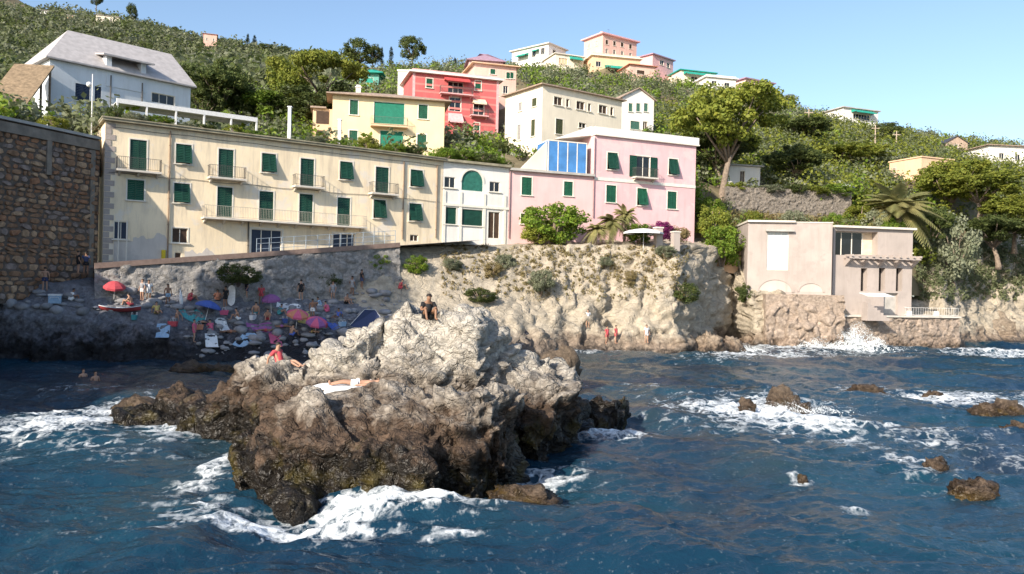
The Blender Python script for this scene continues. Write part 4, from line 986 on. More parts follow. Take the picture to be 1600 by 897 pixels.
# sea wall with a terrace and railing
SA, SB = at(1316, 500, 88.2), at(1497, 508, 93.6)
H7 = House('sea_wall', 'brown stone sea wall carrying the villa terrace where waves break', 'sea wall', SA, SB, -1.5, 3.55, 4.5)
M_seawall = rock_mat('sea_wall_stone', (.44, .35, .28), (.26, .19, .14), (.04, .03, .02), 1.0, .3, scale=1.4)
H7.walls(M_seawall)
rows, cols = 40, 130; V = np.array([(H7.W*j/(cols-1), -.15-.35*(1-i/(rows-1)), H7.Ht*i/(rows-1)) for i in range(rows) for j in range(cols)]); f1, f2, cid = worley(V*np.array([1.0, 1, 1.7])+15); V[:, 1] -= .16*_G[cid][:, 0]+.22*fbm(V*.6, 4)-.2*np.exp(-(f2-f1)*10)
link('masonry', grid_mesh('masonry', V, rows, cols, M_seawall), H7.e)
MB().box(-.05, -.3, H7.Ht+.01, H7.W+.15, 4.6, H7.Ht+.2).build('coping', M_paleconc, H7.e)
xr0 = H7.loc(1420, 495)[0]; w = H7.W-xr0
link('railing', rail_mesh(round(w, 2), 1.0, .95, M_white, .35), H7.e, T(xr0+w/2, 1.0, H7.Ht+.2))
for px in (1424, 1466):
    x = H7.loc(px, 500)[0]; MB().box(x-.2, .1, H7.Ht+.2, x+.2, .5, H7.Ht+.75).build('bollard', M_white, H7.e)
# peach garden wall between the cliff and the villa
ga, gb = at(1122, 388, 93.0), at(1166, 384, 94.2)
hw = House('garden_wall', 'short peach plaster wall at the left of the stone villa', 'wall', ga, gb, 8.2, ga.z, .5); hw.walls(M_peach); MB().box(-.05, -.05, hw.Ht+.01, hw.W+.05, .55, hw.Ht+.1).build('coping', M_paleconc, hw.e)
# grey garden retaining wall on the slope
ga, gb = at(1135, 288, 104), at(1330, 306, 107)
hw = House('terrace_wall', 'long grey dry stone terrace wall below the pines', 'wall', ga, gb, 14.2, 19.7, 1.0)
M_dry = rock_mat('dry_stone', (.27, .235, .20), (.26, .22, .19), (.2, .17, .14), -50, -60, scale=1.6); hw.walls(M_dry)
rows, cols = 50, 170; V = np.array([(hw.W*j/(cols-1), -.12, hw.Ht*i/(rows-1)) for i in range(rows) for j in range(cols)]); f1, f2, cid = worley(V*np.array([1.6, 1, 2.6])+5); V[:, 1] -= .12*_G[cid][:, 0]+.12*fbm(V*.7, 3)-.16*np.exp(-(f2-f1)*10)
V[:, 2] += .25*fbm(V*.6+2, 3)*(V[:, 2] > hw.Ht-.3); link('masonry', grid_mesh('masonry', V, rows, cols, M_dry), hw.e)

# ------------------------------------------------------------------ stone sea wall at the left, built of single stones
WA, WB = Vector((-36.7, 55.4)), Vector((-33.25, 64.1)); wz0, wz1 = 4.0, 17.0
SW = House('stone_wall', 'high shaded wall of rough brown stones at the left edge', 'wall', WA, WB, wz0, wz1, 2.5)
SW.walls(M_mortar, name='backing')
def stone_shape(i):
    rg = np.random.default_rng(100+i); b = MB(); k = 7; ang = np.sort(rg.uniform(0, 2*math.pi, k)); ang = np.arange(k)*2*math.pi/k+rg.uniform(-.25, .25, k)
    rad = rg.uniform(.85, 1.08, k); o = [(.5*r_*np.sign(math.cos(a))*abs(math.cos(a))**.7, .5*r_*np.sign(math.sin(a))*abs(math.sin(a))**.7) for a, r_ in zip(ang, rad)]
    vs = [(x, .04, z) for x, z in o]+[(x*.78, -rg.uniform(.5, 1.0)*.1, z*.78) for x, z in o]
    return b.add(vs, [(j, (j+1) % k, k+(j+1) % k, k+j) for j in range(k)]+[tuple(range(k, 2*k))]).v, b.f
def stone_mat(nm, col): return plain(nm, col, .9, .4, 2.5, bumpy=.05)
SMATS = [stone_mat('stone_brown', (.27, .155, .09)), stone_mat('stone_tan', (.40, .26, .16)), stone_mat('stone_grey', (.25, .19, .16)), stone_mat('stone_rust', (.31, .155, .085))]
SME = []
for i in range(8):
    v_, f_ = stone_shape(i)
    for m_ in SMATS:
        b = MB(); b.v, b.f = v_, f_; SME.append(b.mesh('stone', m_))
rg = np.random.default_rng(77); z = .25; stones = []
while z < SW.Ht-1.0:
    hh = rg.uniform(.24, .58); x = rg.uniform(-.1, .15)
    while x < SW.W-.25:
        w = min(rg.uniform(.32, 1.15), SW.W-x)
        if w > .25: stones.append((x+w/2, z+hh/2, w, hh))
        x += w
    z += hh
stones.sort(key=lambda s: -s[0]*0-s[1])
rest = MB()
for i, (x, z, w, hh) in enumerate(sorted(stones, key=lambda s: -s[2]*s[3])):
    M = T(x, 0, z) @ Matrix.Rotation(rg.normal()*.16, 4, 'Y') @ Matrix.Diagonal((w*rg.uniform(.85, 1.1), rg.uniform(.5, 2.2), hh*rg.uniform(.85, 1.15), 1))
    k = 4*rg.integers(8)+rg.choice(4, p=[.45, .25, .15, .15])
    if i < 300: link('stone', SME[k], SW.e, M)
    else: rest.add([M @ Vector(v.co) for v in SME[k].vertices], [tuple(p.vertices) for p in SME[k].polygons])
if rest.v: tag(rest.build('small_stone', SMATS[0], SW.e), kind='stuff')
MB().box(-.1, -.22, SW.Ht-.85, SW.W-.2, -.004, SW.Ht-.12).build('concrete_band', plain('dirty_concrete', (.22, .185, .15), .9, .3, 1.2, bumpy=.03), SW.e); MB().box(-.15, -.32, SW.Ht+.01, SW.W-.15, 1.5, SW.Ht+.22).build('coping', M_conc, SW.e)
x = SW.loc(75, 230)[0]; MB().box(x-.2, -.2, SW.Ht-3.4, x+.2, -.005, SW.Ht-.86).build('pier', MATS['dirty_concrete'], SW.e)
MB().box(SW.W-.9, -.12, .2, SW.W-.5, -.006, SW.Ht-.9).build('pier', MATS['dirty_concrete'], SW.e)

# ------------------------------------------------------------------ street in front of the row and its retaining wall
def strip(name, pts, mat, th=None, kind=None, label=None, cat=None):
    b = MB()
    for k in range(len(pts)-1):
        (a0, a1), (b0, b1) = pts[k], pts[k+1]; b.quad(a0, b0, b1, a1)
    o = b.build(name, mat); return tag(o, label, cat, None, kind)
dirF = (FB-FA).normalized(); nF = Vector((dirF.y, -dirF.x))
def fpt(t, off, z): p = FA+dirF*t+nF*off; return (p.x, p.y, z)
LF = (FB-FA).length
def zst(t): return 6.9+(10.3-6.9)*t/LF
ts = np.linspace(-.5, 34, 40)
strip('street', [(fpt(t, 4.3, zst(t)), fpt(t, -.5, zst(t)+.05)) for t in ts], M_asphalt, kind='structure')
rw_ = []
M_ret = rock_mat('retaining_masonry', (.36, .34, .32), (.20, .18, .17), (.14, .13, .12), -50, -60, scale=1.2)
rows, cols = 34, 150; V = []
for i in range(rows):
    for j in range(cols):
        t = -1.0+25.0*j/(cols-1); z1 = zst(t); V.append(fpt(t, 4.3+.9*(1-i/(rows-1)), 3.0+(z1-3.0)*i/(rows-1)))
V = np.array(V); f1, f2, cid = worley(V*np.array([1.2, 1.2, 1.8])); hd = .12*_G[cid][:, 0]+.12*fbm(V*.8, 4)-.12*np.exp(-(f2-f1)*12)
V[:, 0] += nF.x*hd; V[:, 1] += nF.y*hd
rw = empty('retaining_wall', fpt(0, 4.4, 3.2), 0, 'rough shaded retaining wall below the street of the yellow house', 'wall')
link('masonry', grid_mesh('masonry', V, rows, cols, M_ret), rw, rw.matrix_world.inverted())
b = MB()
for k in range(30):
    t0, t1 = -1+25*k/30, -1+25*(k+1)/30
    p = [fpt(t0, 4.42, zst(t0)-.12), fpt(t1, 4.42, zst(t1)-.12), fpt(t1, 4.0, zst(t1)-.12), fpt(t0, 4.0, zst(t0)-.12)]; q_ = [(x, y, z+.42) for x, y, z in p]
    b.add(p+q_, [(3, 2, 1, 0), (4, 5, 6, 7), (0, 1, 5, 4), (2, 3, 7, 6)]+([(3, 0, 4, 7)] if k == 0 else [])+([(1, 2, 6, 5)] if k == 29 else []))
b.build('kerb_coping', plain('rusty_coping', (.24, .17, .14), .9, .2), rw, rw.matrix_world.inverted())
fe = empty('street_fence', fpt(13, 4.2, zst(13)+.3), 0, 'thin pale blue metal fence along the street by the garages', 'fence')
Mi = fe.matrix_world.inverted(); M_fence = plain('pale_blue_paint', (.30, .36, .42), .5)
for k in range(13):
    t = 11+k*1.05; x, y, z = fpt(t, 4.2, zst(t)+.3); MB().tube([(x, y, z), (x, y, z+1.15)], .03, 6).build('post', M_fence, fe, Mi)
for dz in (.25, .7, 1.12):
    MB().tube([fpt(11+k*1.05, 4.2, zst(11+k*1.05)+.3+dz) for k in range(13)], .02, 6).build('rail', M_fence, fe, Mi)

# ------------------------------------------------------------------ rocks standing in the water and along the shore
def boulder(px, py, w, hgt, label, mat=None, seed=0, d=None, sub=4, cat='rock', name='sea_boulder', flat=1.0, group=None, z=0.):
    c = on_sea(px, py) if d is None else Vector((at(px, py, d).x, d, z)); m = c.y/FPX; rx = w*m/2; rz = hgt*m; ry = rx*.75*flat
    bm = bmesh.new(); bmesh.ops.create_icosphere(bm, subdivisions=sub, radius=1); me = bpy.data.meshes.new(name); bm.to_mesh(me); bm.free()
    V = np.array([v.co[:] for v in me.vertices]); N = V.copy()
    V = np.sign(V)*np.abs(V)**.85
    V = V*np.array([rx, ry, rz*1.25]); f = max(rx, rz); V = fracture(V/f*2.2, N, .46, .8, 3.+seed*1.7)*f/2.2
    me.vertices.foreach_set('co', V.astype(np.float32).ravel()); me.polygons.foreach_set('use_smooth', [True]*len(me.polygons)); me.materials.append(mat or M_boulder); me.update()
    o = link(name, me); o.location = (c.x, c.y, c.z-rz*.25); return tag(o, label, cat, group)
M_boulder = rock_mat('wet_boulder', (.16, .12, .085), (.09, .06, .04), (.03, .02, .012), .9, .25, algae=(.08, .05, .01), scale=1.5)
M_shore = rock_mat('shore_boulder', (.34, .27, .20), (.2, .14, .1), (.035, .027, .02), 1.0, .4, scale=1.2)
for i, a_ in enumerate([
    (1167, 640, 26, 18, 'small brown rock left of the twin rocks in the surf'), (1222, 634, 50, 28, 'jagged twin peaked rock with foam around it right of centre'), (1250, 640, 36, 12, 'low wet rock trailing off the jagged surf rock'),
    (1352, 612, 58, 9, 'flat dark rock awash in open water at the right'), (1458, 620, 34, 7, 'thin dark rock barely showing in the far right surf'), (1556, 648, 70, 20, 'broad reddish brown rock near the right edge in surf'),
    (1592, 682, 56, 22, 'dark rounded rock cut by the right edge'), (1462, 735, 36, 22, 'small rounded brown rock with foam at its left'), (1520, 770, 72, 22, 'low orange brown rock at the lower right'),
    (868, 610, 84, 60, 'dark shaded block at the right end of the foreground rock'), (320, 578, 90, 8, 'flat dark slab awash left of the foreground rock'), (230, 640, 120, 12, 'low grey slab sloping into the water at the left'), (1254, 748, 16, 7, 'tiny pale rock tip in the middle of the right water'), (820, 775, 110, 14, 'low mossy ledge at the right foot of the foreground rock')]):
    boulder(*a_, seed=i)
for i, (px, py, w, h_, lb) in enumerate([(1108, 548, 50, 26, 'brown boulder at the foot of the shaded cliff'), (1140, 548, 46, 22, 'brown boulder beside the white surf below the cliff'), (1180, 540, 50, 16, 'pale low boulder left of the villa base'), (905, 545, 80, 16, 'dark shelf rock at the waterline below the sunlit cliff'),
    (1060, 550, 40, 16, 'small brown rock under the nose of the sunlit cliff'), (830, 540, 90, 40, 'pale boulder between the foreground rock and the cliff'), (960, 545, 90, 26, 'pale ledge under the cliff with red spots'), (1540, 530, 110, 34, 'grey shaded boulder right of the sea wall'), (1020, 530, 90, 60, 'big white bulging boulder at the nose of the cliff')]):
    boulder(px, py, w, h_, lb, M_shore, seed=20+i)
# square-cut stone base under the villa
vb = House('villa_base', 'brown stone base under the villa arches above the surf', 'wall', at(1196, 500, 87.6), at(1318, 500, 86.9), -1.5, 5.9, 3)
rows, cols = 60, 80; V = []
for i in range(rows):
    for j in range(cols): V.append((vb.W*j/(cols-1), -.9*(1-i/(rows-1)), vb.Ht*i/(rows-1)))
V = np.array(V); f1, f2, cid = worley(V*.9+31); V[:, 1] -= .55*fbm(V*.5+4, 4)+.35*_G[cid][:, 0]-.2*np.exp(-(f2-f1)*9); V[:, 0] += .2*fbm(V*.7+9, 3)
link('masonry', grid_mesh('masonry', V, rows, cols, M_seawall), vb.e); MB().box(.0, .05, 0, vb.W, 3, vb.Ht-.05).build('core', M_seawall, vb.e)

# ------------------------------------------------------------------ vegetation
L_pine = leaf('pine_needles', (.25, .275, .045), (.155, .20, .033), (.36, .335, .05), .4)
L_dark = leaf('dark_needles', (.075, .105, .032), (.10, .13, .038), (.17, .175, .045), .4)
L_olive = leaf('olive_leaves', (.26, .275, .18), (.18, .205, .125), (.37, .38, .27), .4)
L_green = leaf('broad_leaves', (.17, .26, .03), (.11, .185, .025), (.31, .33, .045), .4)
L_dry = leaf('dry_grass', (.26, .20, .09), (.20, .17, .07), (.34, .28, .14))
L_palm = leaf('palm_leaves', (.24, .25, .09), (.30, .27, .11), (.38, .33, .15), .35)
L_purple = leaf('bougainvillea', (.17, .02, .10), (.12, .015, .08), (.25, .04, .15))
L_cyp = leaf('cypress_leaves', (.022, .036, .018), (.030, .045, .022), (.04, .055, .025))
L_hill = leaf('scrub_leaves', (.21, .235, .12), (.15, .185, .085), (.33, .33, .20), .4)
M_bark = plain('grey_bark', (.22, .17, .13), .9, .35, 4., bumpy=.05)
M_palebark = plain('pale_bark', (.40, .32, .25), .9, .3, 4., bumpy=.05)
def leaves(cl, per, size, rng, up=.35, flat=1.0):
    """cl: clump centres and radii (n,4); small leaf quads through every clump"""
    n = len(cl)*per; c = np.repeat(cl, per, 0); d = rng.normal(size=(n, 3)); d /= np.linalg.norm(d, axis=1)[:, None]
    rad = c[:, 3]*rng.uniform(.35, 1.05, n)**.6; p = c[:, :3]+d*rad[:, None]*np.array([1, 1, flat])
    nr = d+rng.normal(size=(n, 3))*.55; nr[:, 2] += up; nr /= np.linalg.norm(nr, axis=1)[:, None]
    t = np.cross(nr, rng.normal(size=(n, 3))); t /= np.linalg.norm(t, axis=1)[:, None]+1e-9; b_ = np.cross(nr, t)
    s = size*rng.uniform(.6, 1.4, n)[:, None]
    V = np.stack([p-t*s-b_*s*.55, p+t*s*.2-b_*s*.75, p+t*s+b_*s*.3, p-t*s*.3+b_*s*.8], 1).reshape(-1, 3)
    return V, np.arange(n*4).reshape(n, 4)
def crown_me(name, cl, per, size, mat, seed, flat=1.0, up=.35):
    V, q = leaves(np.array(cl), per, size, np.random.default_rng(seed), up, flat); return np_mesh(name, V, q, mat, smooth=False)
def limbs(rng, h0, h1, spread, n, r0, lean=(0, 0)):
    """trunk with limbs reaching into the crown; unit tree height 1"""
    b = MB(); top = Vector((lean[0], lean[1], h0)); mid = Vector((lean[0]*.4+rng.normal()*.015, lean[1]*.4+rng.normal()*.015, h0*.5))
    b.tube([(0, 0, -.08), (0, 0, 0), mid, top], [r0*1.5, r0*1.15, r0*.9, r0*.7], 8); ends = []
    for k in range(n):
        a = 2*math.pi*(k+rng.uniform(0, .6))/n; e = Vector((lean[0]+spread*math.cos(a)*rng.uniform(.5, 1), lean[1]+spread*math.sin(a)*rng.uniform(.5, 1), h0+(h1-h0)*rng.uniform(.5, 1)))
        s = mid.lerp(top, rng.uniform(.5, 1)); m = s.lerp(e, .5)+Vector((rng.normal()*.02, rng.normal()*.02, .03)); b.tube([s, m, e], [r0*.5, r0*.32, r0*.12], 6); ends.append(e)
    return b, ends
def make_tree(kind, seed, mat, bark=M_bark):
    rng = np.random.default_rng(seed); cl = []
    if kind == 'umbrella':
        b, ends = limbs(rng, .55, .85, .42, 9, .026, (rng.normal()*.05, rng.normal()*.05))
        for k in range(46):
            a, r = rng.uniform(0, 6.28), .52*math.sqrt(rng.uniform(0, 1)); cl.append((r*math.cos(a), r*math.sin(a), .80+.13*(1-(r/.55)**2)+rng.normal()*.025, rng.uniform(.06, .11)))
        me = crown_me('crown', cl, 180, .0135, mat, seed, .65)
    elif kind == 'pine':                       # irregular maritime pine: separate tiers of cushions
        b, ends = limbs(rng, .38, .88, .36, 11, .03, (rng.normal()*.08, rng.normal()*.05))
        for e in ends+[Vector((0, 0, .9)), Vector((.1, 0, .82)), Vector((-.12, .05, .78))]:
            for k in range(6): cl.append((e.x*1.1+rng.normal()*.085, e.y*1.1+rng.normal()*.085, e.z+.02+rng.normal()*.045, rng.uniform(.055, .10)))
        for k in range(44):
            d = rng.normal(size=3); d /= np.linalg.norm(d); r = rng.uniform(.3, 1)**.5; cl.append((d[0]*.42*r, d[1]*.42*r, .70+d[2]*.25*r, rng.uniform(.055, .10)))
        me = crown_me('crown', cl, 115, .014, mat, seed, .7)
    elif kind == 'round':
        b, ends = limbs(rng, .3, .75, .3, 7, .028)
        for k in range(52):
            d = rng.normal(size=3); d /= np.linalg.norm(d); r = rng.uniform(.4, 1)**.5; cl.append((d[0]*.36*r, d[1]*.36*r, .60+d[2]*.33*r, rng.uniform(.07, .13)))
        me = crown_me('crown', cl, 120, .016, mat, seed, .85)
    elif kind == 'cypress':
        b, ends = limbs(rng, .3, .5, .02, 3, .015)
        for k in range(40): z = rng.uniform(.06, .98); r = .085*math.sin(math.pi*min(.97, .12+.88*z))**.7; a = rng.uniform(0, 6.28); cl.append((r*.6*math.cos(a), r*.6*math.sin(a), z, .035+r*.45))
        me = crown_me('crown', cl, 50, .012, mat, seed, 1.3)
    elif kind == 'bush':
        b = MB()
        for k in range(6): a = rng.uniform(0, 6.28); b.tube([(0, 0, -.1), (.1*math.cos(a), .1*math.sin(a), .3), (.3*math.cos(a), .3*math.sin(a), .7)], [.03, .022, .008], 5)
        for k in range(52):
            d = rng.normal(size=3); d /= np.linalg.norm(d); r = rng.uniform(.3, 1)**.5; cl.append((d[0]*.46*r, d[1]*.46*r, .46+d[2]*.42*r, rng.uniform(.09, .17)))
        me = crown_me('crown', cl, 115, .021, mat, seed, .9)
    return b.mesh('trunk', bark, True), me
PAL = []
def make_palm(seed, mat, n=46, droop=1.0):
    rng = np.random.default_rng(seed); b = MB(); b.tube([(0, 0, -.1), (.01, 0, .25), (0, .01, .55)], [.05, .042, .045], 10)
    V = []; 
    for k in range(n):
        a = k*2.4; el = rng.uniform(-.35, 1.35); L = rng.uniform(.42, .55); pts = []
        for t in np.linspace(0, 1, 9):
            r = L*t*math.cos(el*(1-.3*t)); z = .55+L*t*math.sin(el)-.30*droop*t*t*(1.15-.3*el); pts.append(Vector((r*math.cos(a), r*math.sin(a), z)))
        side = Vector((-math.sin(a), math.cos(a), 0))
        for i in range(8):
            for j in range(3):
                p = pts[i].lerp(pts[i+1], j/3); dr = (pts[i+1]-pts[i]).normalized(); w = .085*math.sin(math.pi*min(.96, .15+.85*(i+j/3)/8))
                for sg in (-1, 1):
                    tip = p+side*sg*w+dr*w*.7-Vector((0, 0, w*.45)); e = dr*.013; V += [p-e, p+e, tip+e*.4, tip-e*.4]
    V = np.array([v[:] for v in V]); return b.mesh('trunk', M_palebark, True), np_mesh('fronds', V, np.arange(len(V)).reshape(-1, 4), mat, False)
KINDS = {}
def kind(k, mat, n, bark=M_bark):
    KINDS[(k, mat.name)] = [make_tree(k, 300+17*len(KINDS)*3+i, mat, bark) for i in range(n)]
for k, m_, n_ in [('umbrella', L_pine, 2), ('pine', L_pine, 3), ('pine', L_dark, 2), ('round', L_olive, 2), ('round', L_dark, 2), ('round', L_green, 2), ('round', L_pine, 2), ('cypress', L_cyp, 1), ('bush', L_green, 3), ('bush', L_pine, 2), ('bush', L_dark, 2), ('bush', L_olive, 2), ('bush', L_purple, 1), ('bush', L_dry, 2)]: kind(k, m_, n_)
PALM = [make_palm(5, L_palm), make_palm(6, L_palm, 40, 1.4)]
_tc = [0]
def plant(k, mat, base, h, w, label, cat='tree', name=None, group=None, me=None, rz=None):
    """w is the crown's real width; base a point on the ground"""
    _tc[0] += 1; i = _tc[0]; tm, cm = me or KINDS[(k, mat.name)][i % len(KINDS[(k, mat.name)])]
    e = empty(name or {'bush': 'shrub', 'cypress': 'cypress_tree', 'umbrella': 'umbrella_pine', 'pine': 'pine_tree', 'round': 'broadleaf_tree', 'palm': 'palm_tree'}[k], base, 0, label, cat, group)
    unit = {'umbrella': 1.15, 'pine': .95, 'round': .85, 'cypress': .24, 'bush': 1.15, 'palm': 1.0}[k]; s = w/unit
    M = RZ(i*2.1 if rz is None else rz) @ Matrix.Diagonal((s, s, h, 1))
    link('trunk', tm, e, M); link('fronds' if k == 'palm' else 'crown', cm, e, M); return e
def tree_px(k, mat, px, py_base, d, w_px, py_top, label, cat='tree', **kw):
    """a tree whose foot and top the photograph shows, at a chosen depth; the foot goes down to the ground there"""
    p = at(px, py_base, d); z = ground(p.x, p.y); top = at(px, py_top, d).z
    if not (p.z-6 < z < top-1): z = p.z
    return plant(k, mat, (p.x, p.y, z), max(.6, top-z), w_px*d/FPX, label, cat, **kw)

# the trees one can point at
tree_px('pine', L_pine, 1128, 290, 105, 168, 134, 'large yellow green pine with bent pale trunk right of the pink house', me=None)
tree_px('pine', L_dark, 1125, 300, 109, 130, 205, 'dark pine shading the shed behind the big pine')
tree_px('pine', L_dark, 1240, 295, 112, 100, 228, 'dark low pine between the shed and the terrace wall')
tree_px('umbrella', L_pine, 495, 200, 104, 165, 84, 'wide umbrella pine behind the yellow villa')
tree_px('round', L_pine, 447, 205, 101, 76, 92, 'yellow green drooping tree left of the umbrella pine')
tree_px('round', L_dark, 470, 215, 100, 110, 130, 'dark tree under the umbrella pine')
tree_px('pine', L_dark, 345, 200, 97, 105, 98, 'dark pine right of the grey roofed house')
tree_px('round', L_pine, 335, 200, 99, 66, 100, 'sunlit yellow green tree right of the grey roof')
tree_px('round', L_dark, 318, 205, 96, 70, 120, 'dark tree touching the right end of the grey roof')
tree_px('round', L_green, 415, 210, 99, 80, 138, 'green tree left of the drooping yellow green tree')
tree_px('round', L_dark, 520, 210, 102, 80, 120, 'dark tree left of the yellow villa under the umbrella pine')
tree_px('round', L_dark, 385, 205, 100, 80, 128, 'dark tree between the grey roofed house and umbrella pine')
tree_px('bush', L_green, 865, 398, 83.2, 118, 306, 'big bright green bush in front of the low pink house', 'bush')
tree_px('bush', L_pine, 838, 395, 82.6, 64, 345, 'yellow green bush left of the big bright bush', 'bush')
tree_px('bush', L_green, 998, 386, 84.2, 54, 346, 'green shrub below the pink house between palm and bougainvillea', 'bush')
tree_px('bush', L_purple, 1032, 382, 85.5, 46, 341, 'purple bougainvillea at the foot of the pink house', 'bush')
tree_px('bush', L_dry, 1060, 386, 86, 40, 352, 'dry brown shrub at the right corner of the pink house', 'bush')
tree_px('bush', L_green, 1128, 385, 92, 80, 345, 'bright shrub on the cliff edge above the peach garden wall', 'bush')
tree_px('bush', L_green, 1105, 350, 98, 60, 300, 'yellow green shrub beside the shaded end of the pink house', 'bush')
tree_px('bush', L_pine, 1112, 352, 95, 66, 312, 'yellow green bush below the big pine', 'bush')
def palm_px(px, py, d, w, top, label, me): return tree_px('palm', L_palm, px, py, d, w, top, label, me=me)
palm_px(1402, 350, 104, 140, 262, 'large date palm with arching fronds above the stone villa', PALM[0])
palm_px(1338, 350, 112, 60, 302, 'smaller palm left of the large date palm', PALM[1])
palm_px(955, 392, 83.6, 72, 322, 'brownish palm in front of the pink house', PALM[1])
palm_px(975, 388, 86, 50, 304, 'taller thin palm against the pink wall', PALM[0])
palm_px(930, 392, 82.9, 52, 338, 'short palm right of the big bright bush', PALM[1])
tree_px('pine', L_pine, 1310, 300, 135, 100, 228, 'yellow green pine left of the peach house')
tree_px('pine', L_pine, 1350, 290, 140, 80, 226, 'yellow pine just behind the peach house')
tree_px('pine', L_pine, 1480, 320, 122, 110, 250, 'yellow green pine right of the peach house')
tree_px('pine', L_pine, 1530, 345, 118, 130, 270, 'spreading yellow pine above the right hand cliff')
tree_px('pine', L_pine, 1585, 390, 115, 110, 305, 'yellow green pine hanging over the cliff at the right edge')
tree_px('pine', L_dark, 1560, 415, 114, 120, 335, 'dark pine on the shaded cliff at the right')
tree_px('pine', L_dark, 1455, 400, 108, 70, 322, 'dark pine with a bare pale branch beside the stone villa')
tree_px('round', L_olive, 1480, 395, 107, 62, 330, 'grey green tree leaning over the right cliff', bark=None) if 0 else tree_px('round', L_olive, 1490, 408, 108, 80, 330, 'grey green tree leaning over the right cliff')
tree_px('pine', L_dark, 1255, 250, 150, 90, 186, 'dark tree on the slope right of the big pine')
tree_px('round', L_dark, 1385, 228, 175, 50, 188, 'dark round tree below the white skyline house')
tree_px('round', L_olive, 1230, 175, 205, 46, 148, 'grey green tree right of the pink ridge house')
tree_px('round', L_dark, 560, 112, 222, 56, 60, 'dark round tree on the skyline left of the hilltop')
tree_px('round', L_dark, 582, 112, 222, 34, 68, 'smaller dark tree touching the skyline tree')
tree_px('round', L_dark, 643, 110, 220, 48, 52, 'tall dark tree on the skyline above the white annex')
for i, (px, t, d, lb) in enumerate([(596, 74, 225, 'thin cypress right of the twin skyline trees'), (611, 73, 225, 'thin cypress left of the tall skyline tree'), (711, 91, 225, 'lone small cypress left of the mauve roof'), (386, 53, 420, 'left one of two thin far cypresses'), (397, 55, 420, 'right one of two thin far cypresses')]):
    tree_px('cypress', L_cyp, px, 100, d, 9, t, lb)
for i, (px, pb, t, w, d, lb) in enumerate([(150, 15, -12, 22, 462, 'dark ridge tree at the top edge'), (206, 34, 4, 20, 458, 'tall dark tree on the far ridge'), (270, 60, 40, 22, 445, 'low dark tree on the far ridge'), (276, 62, 44, 14, 445, 'small dark tree beside the low ridge tree'), (304, 68, 50, 14, 440, 'small round tree left of the far red house'),
                                           (345, 75, 58, 22, 436, 'dark tree right of the far red house'), (362, 80, 58, 20, 432, 'dark tree right of the far red house beside cypresses'), (415, 95, 68, 36, 400, 'broad dark tree on the far ridge right of cypresses'), (440, 97, 70, 30, 400, 'dark ridge tree above the umbrella pine'), (230, 50, 30, 18, 452, 'dark ridge tree right of the long far house')]):
    tree_px('round', L_dark, px, pb, d, w, t, lb)
for i, (px, py, w, h_, lb) in enumerate([(85, 186, 50, 22, 'clipped yellow green bush on top of the stone sea wall')]):
    p = at(px, py+8, 61.5); plant('bush', L_pine, (p.x, p.y, 17.2), 1.3, 2.4, lb, 'bush')
# low planting along the roof terrace of the row (each one a pot or hedge plant)
ORD = 'first second third fourth fifth sixth seventh eighth ninth tenth eleventh twelfth last'.split()
def along(house, x, y, z): p = house.Mw @ Vector((x, y, z)); return p
rt = np.random.default_rng(9)
for i, (px, w, h_, m_) in enumerate([(185, 1.6, 1.7, L_dark), (215, 2.4, 1.0, L_olive), (255, 2.6, 1.2, L_green), (300, 1.8, .9, L_olive), (330, 2.2, .9, L_dark), (375, 1.8, 1.3, L_pine), (405, 2.6, .9, L_green), (440, 2.4, .8, L_dark), (500, 2.2, .9, L_olive), (540, 2.2, 1.0, L_green), (585, 2.8, 1.7, L_pine), (625, 2.6, 1.3, L_green), (655, 2.6, 1.2, L_dark)]):
    x = H1.loc(px, 225)[0]; p = along(H1, x, .9+rt.uniform(0, 1.5), H1.Ht+.3)
    plant('bush', m_, p, h_, w, ORD[i]+' shrub from the left along the yellow house roof terrace', 'shrub', group='plants along the yellow house roof terrace')
for i, (px, w, h_, m_) in enumerate([(705, 3.4, 1.5, L_green), (735, 3.4, 1.7, L_green), (765, 3.2, 1.5, L_dark), (790, 2.6, 1.2, L_green)]):
    x = H2.loc(px, 250)[0]; p = along(H2, x, 1.2+.5*(i % 2), H2.Ht+.26); plant('bush', m_, p, h_, w, ORD[i]+' hedge plant from the left on the white loggia house roof', 'shrub', group='hedge above the white loggia house')
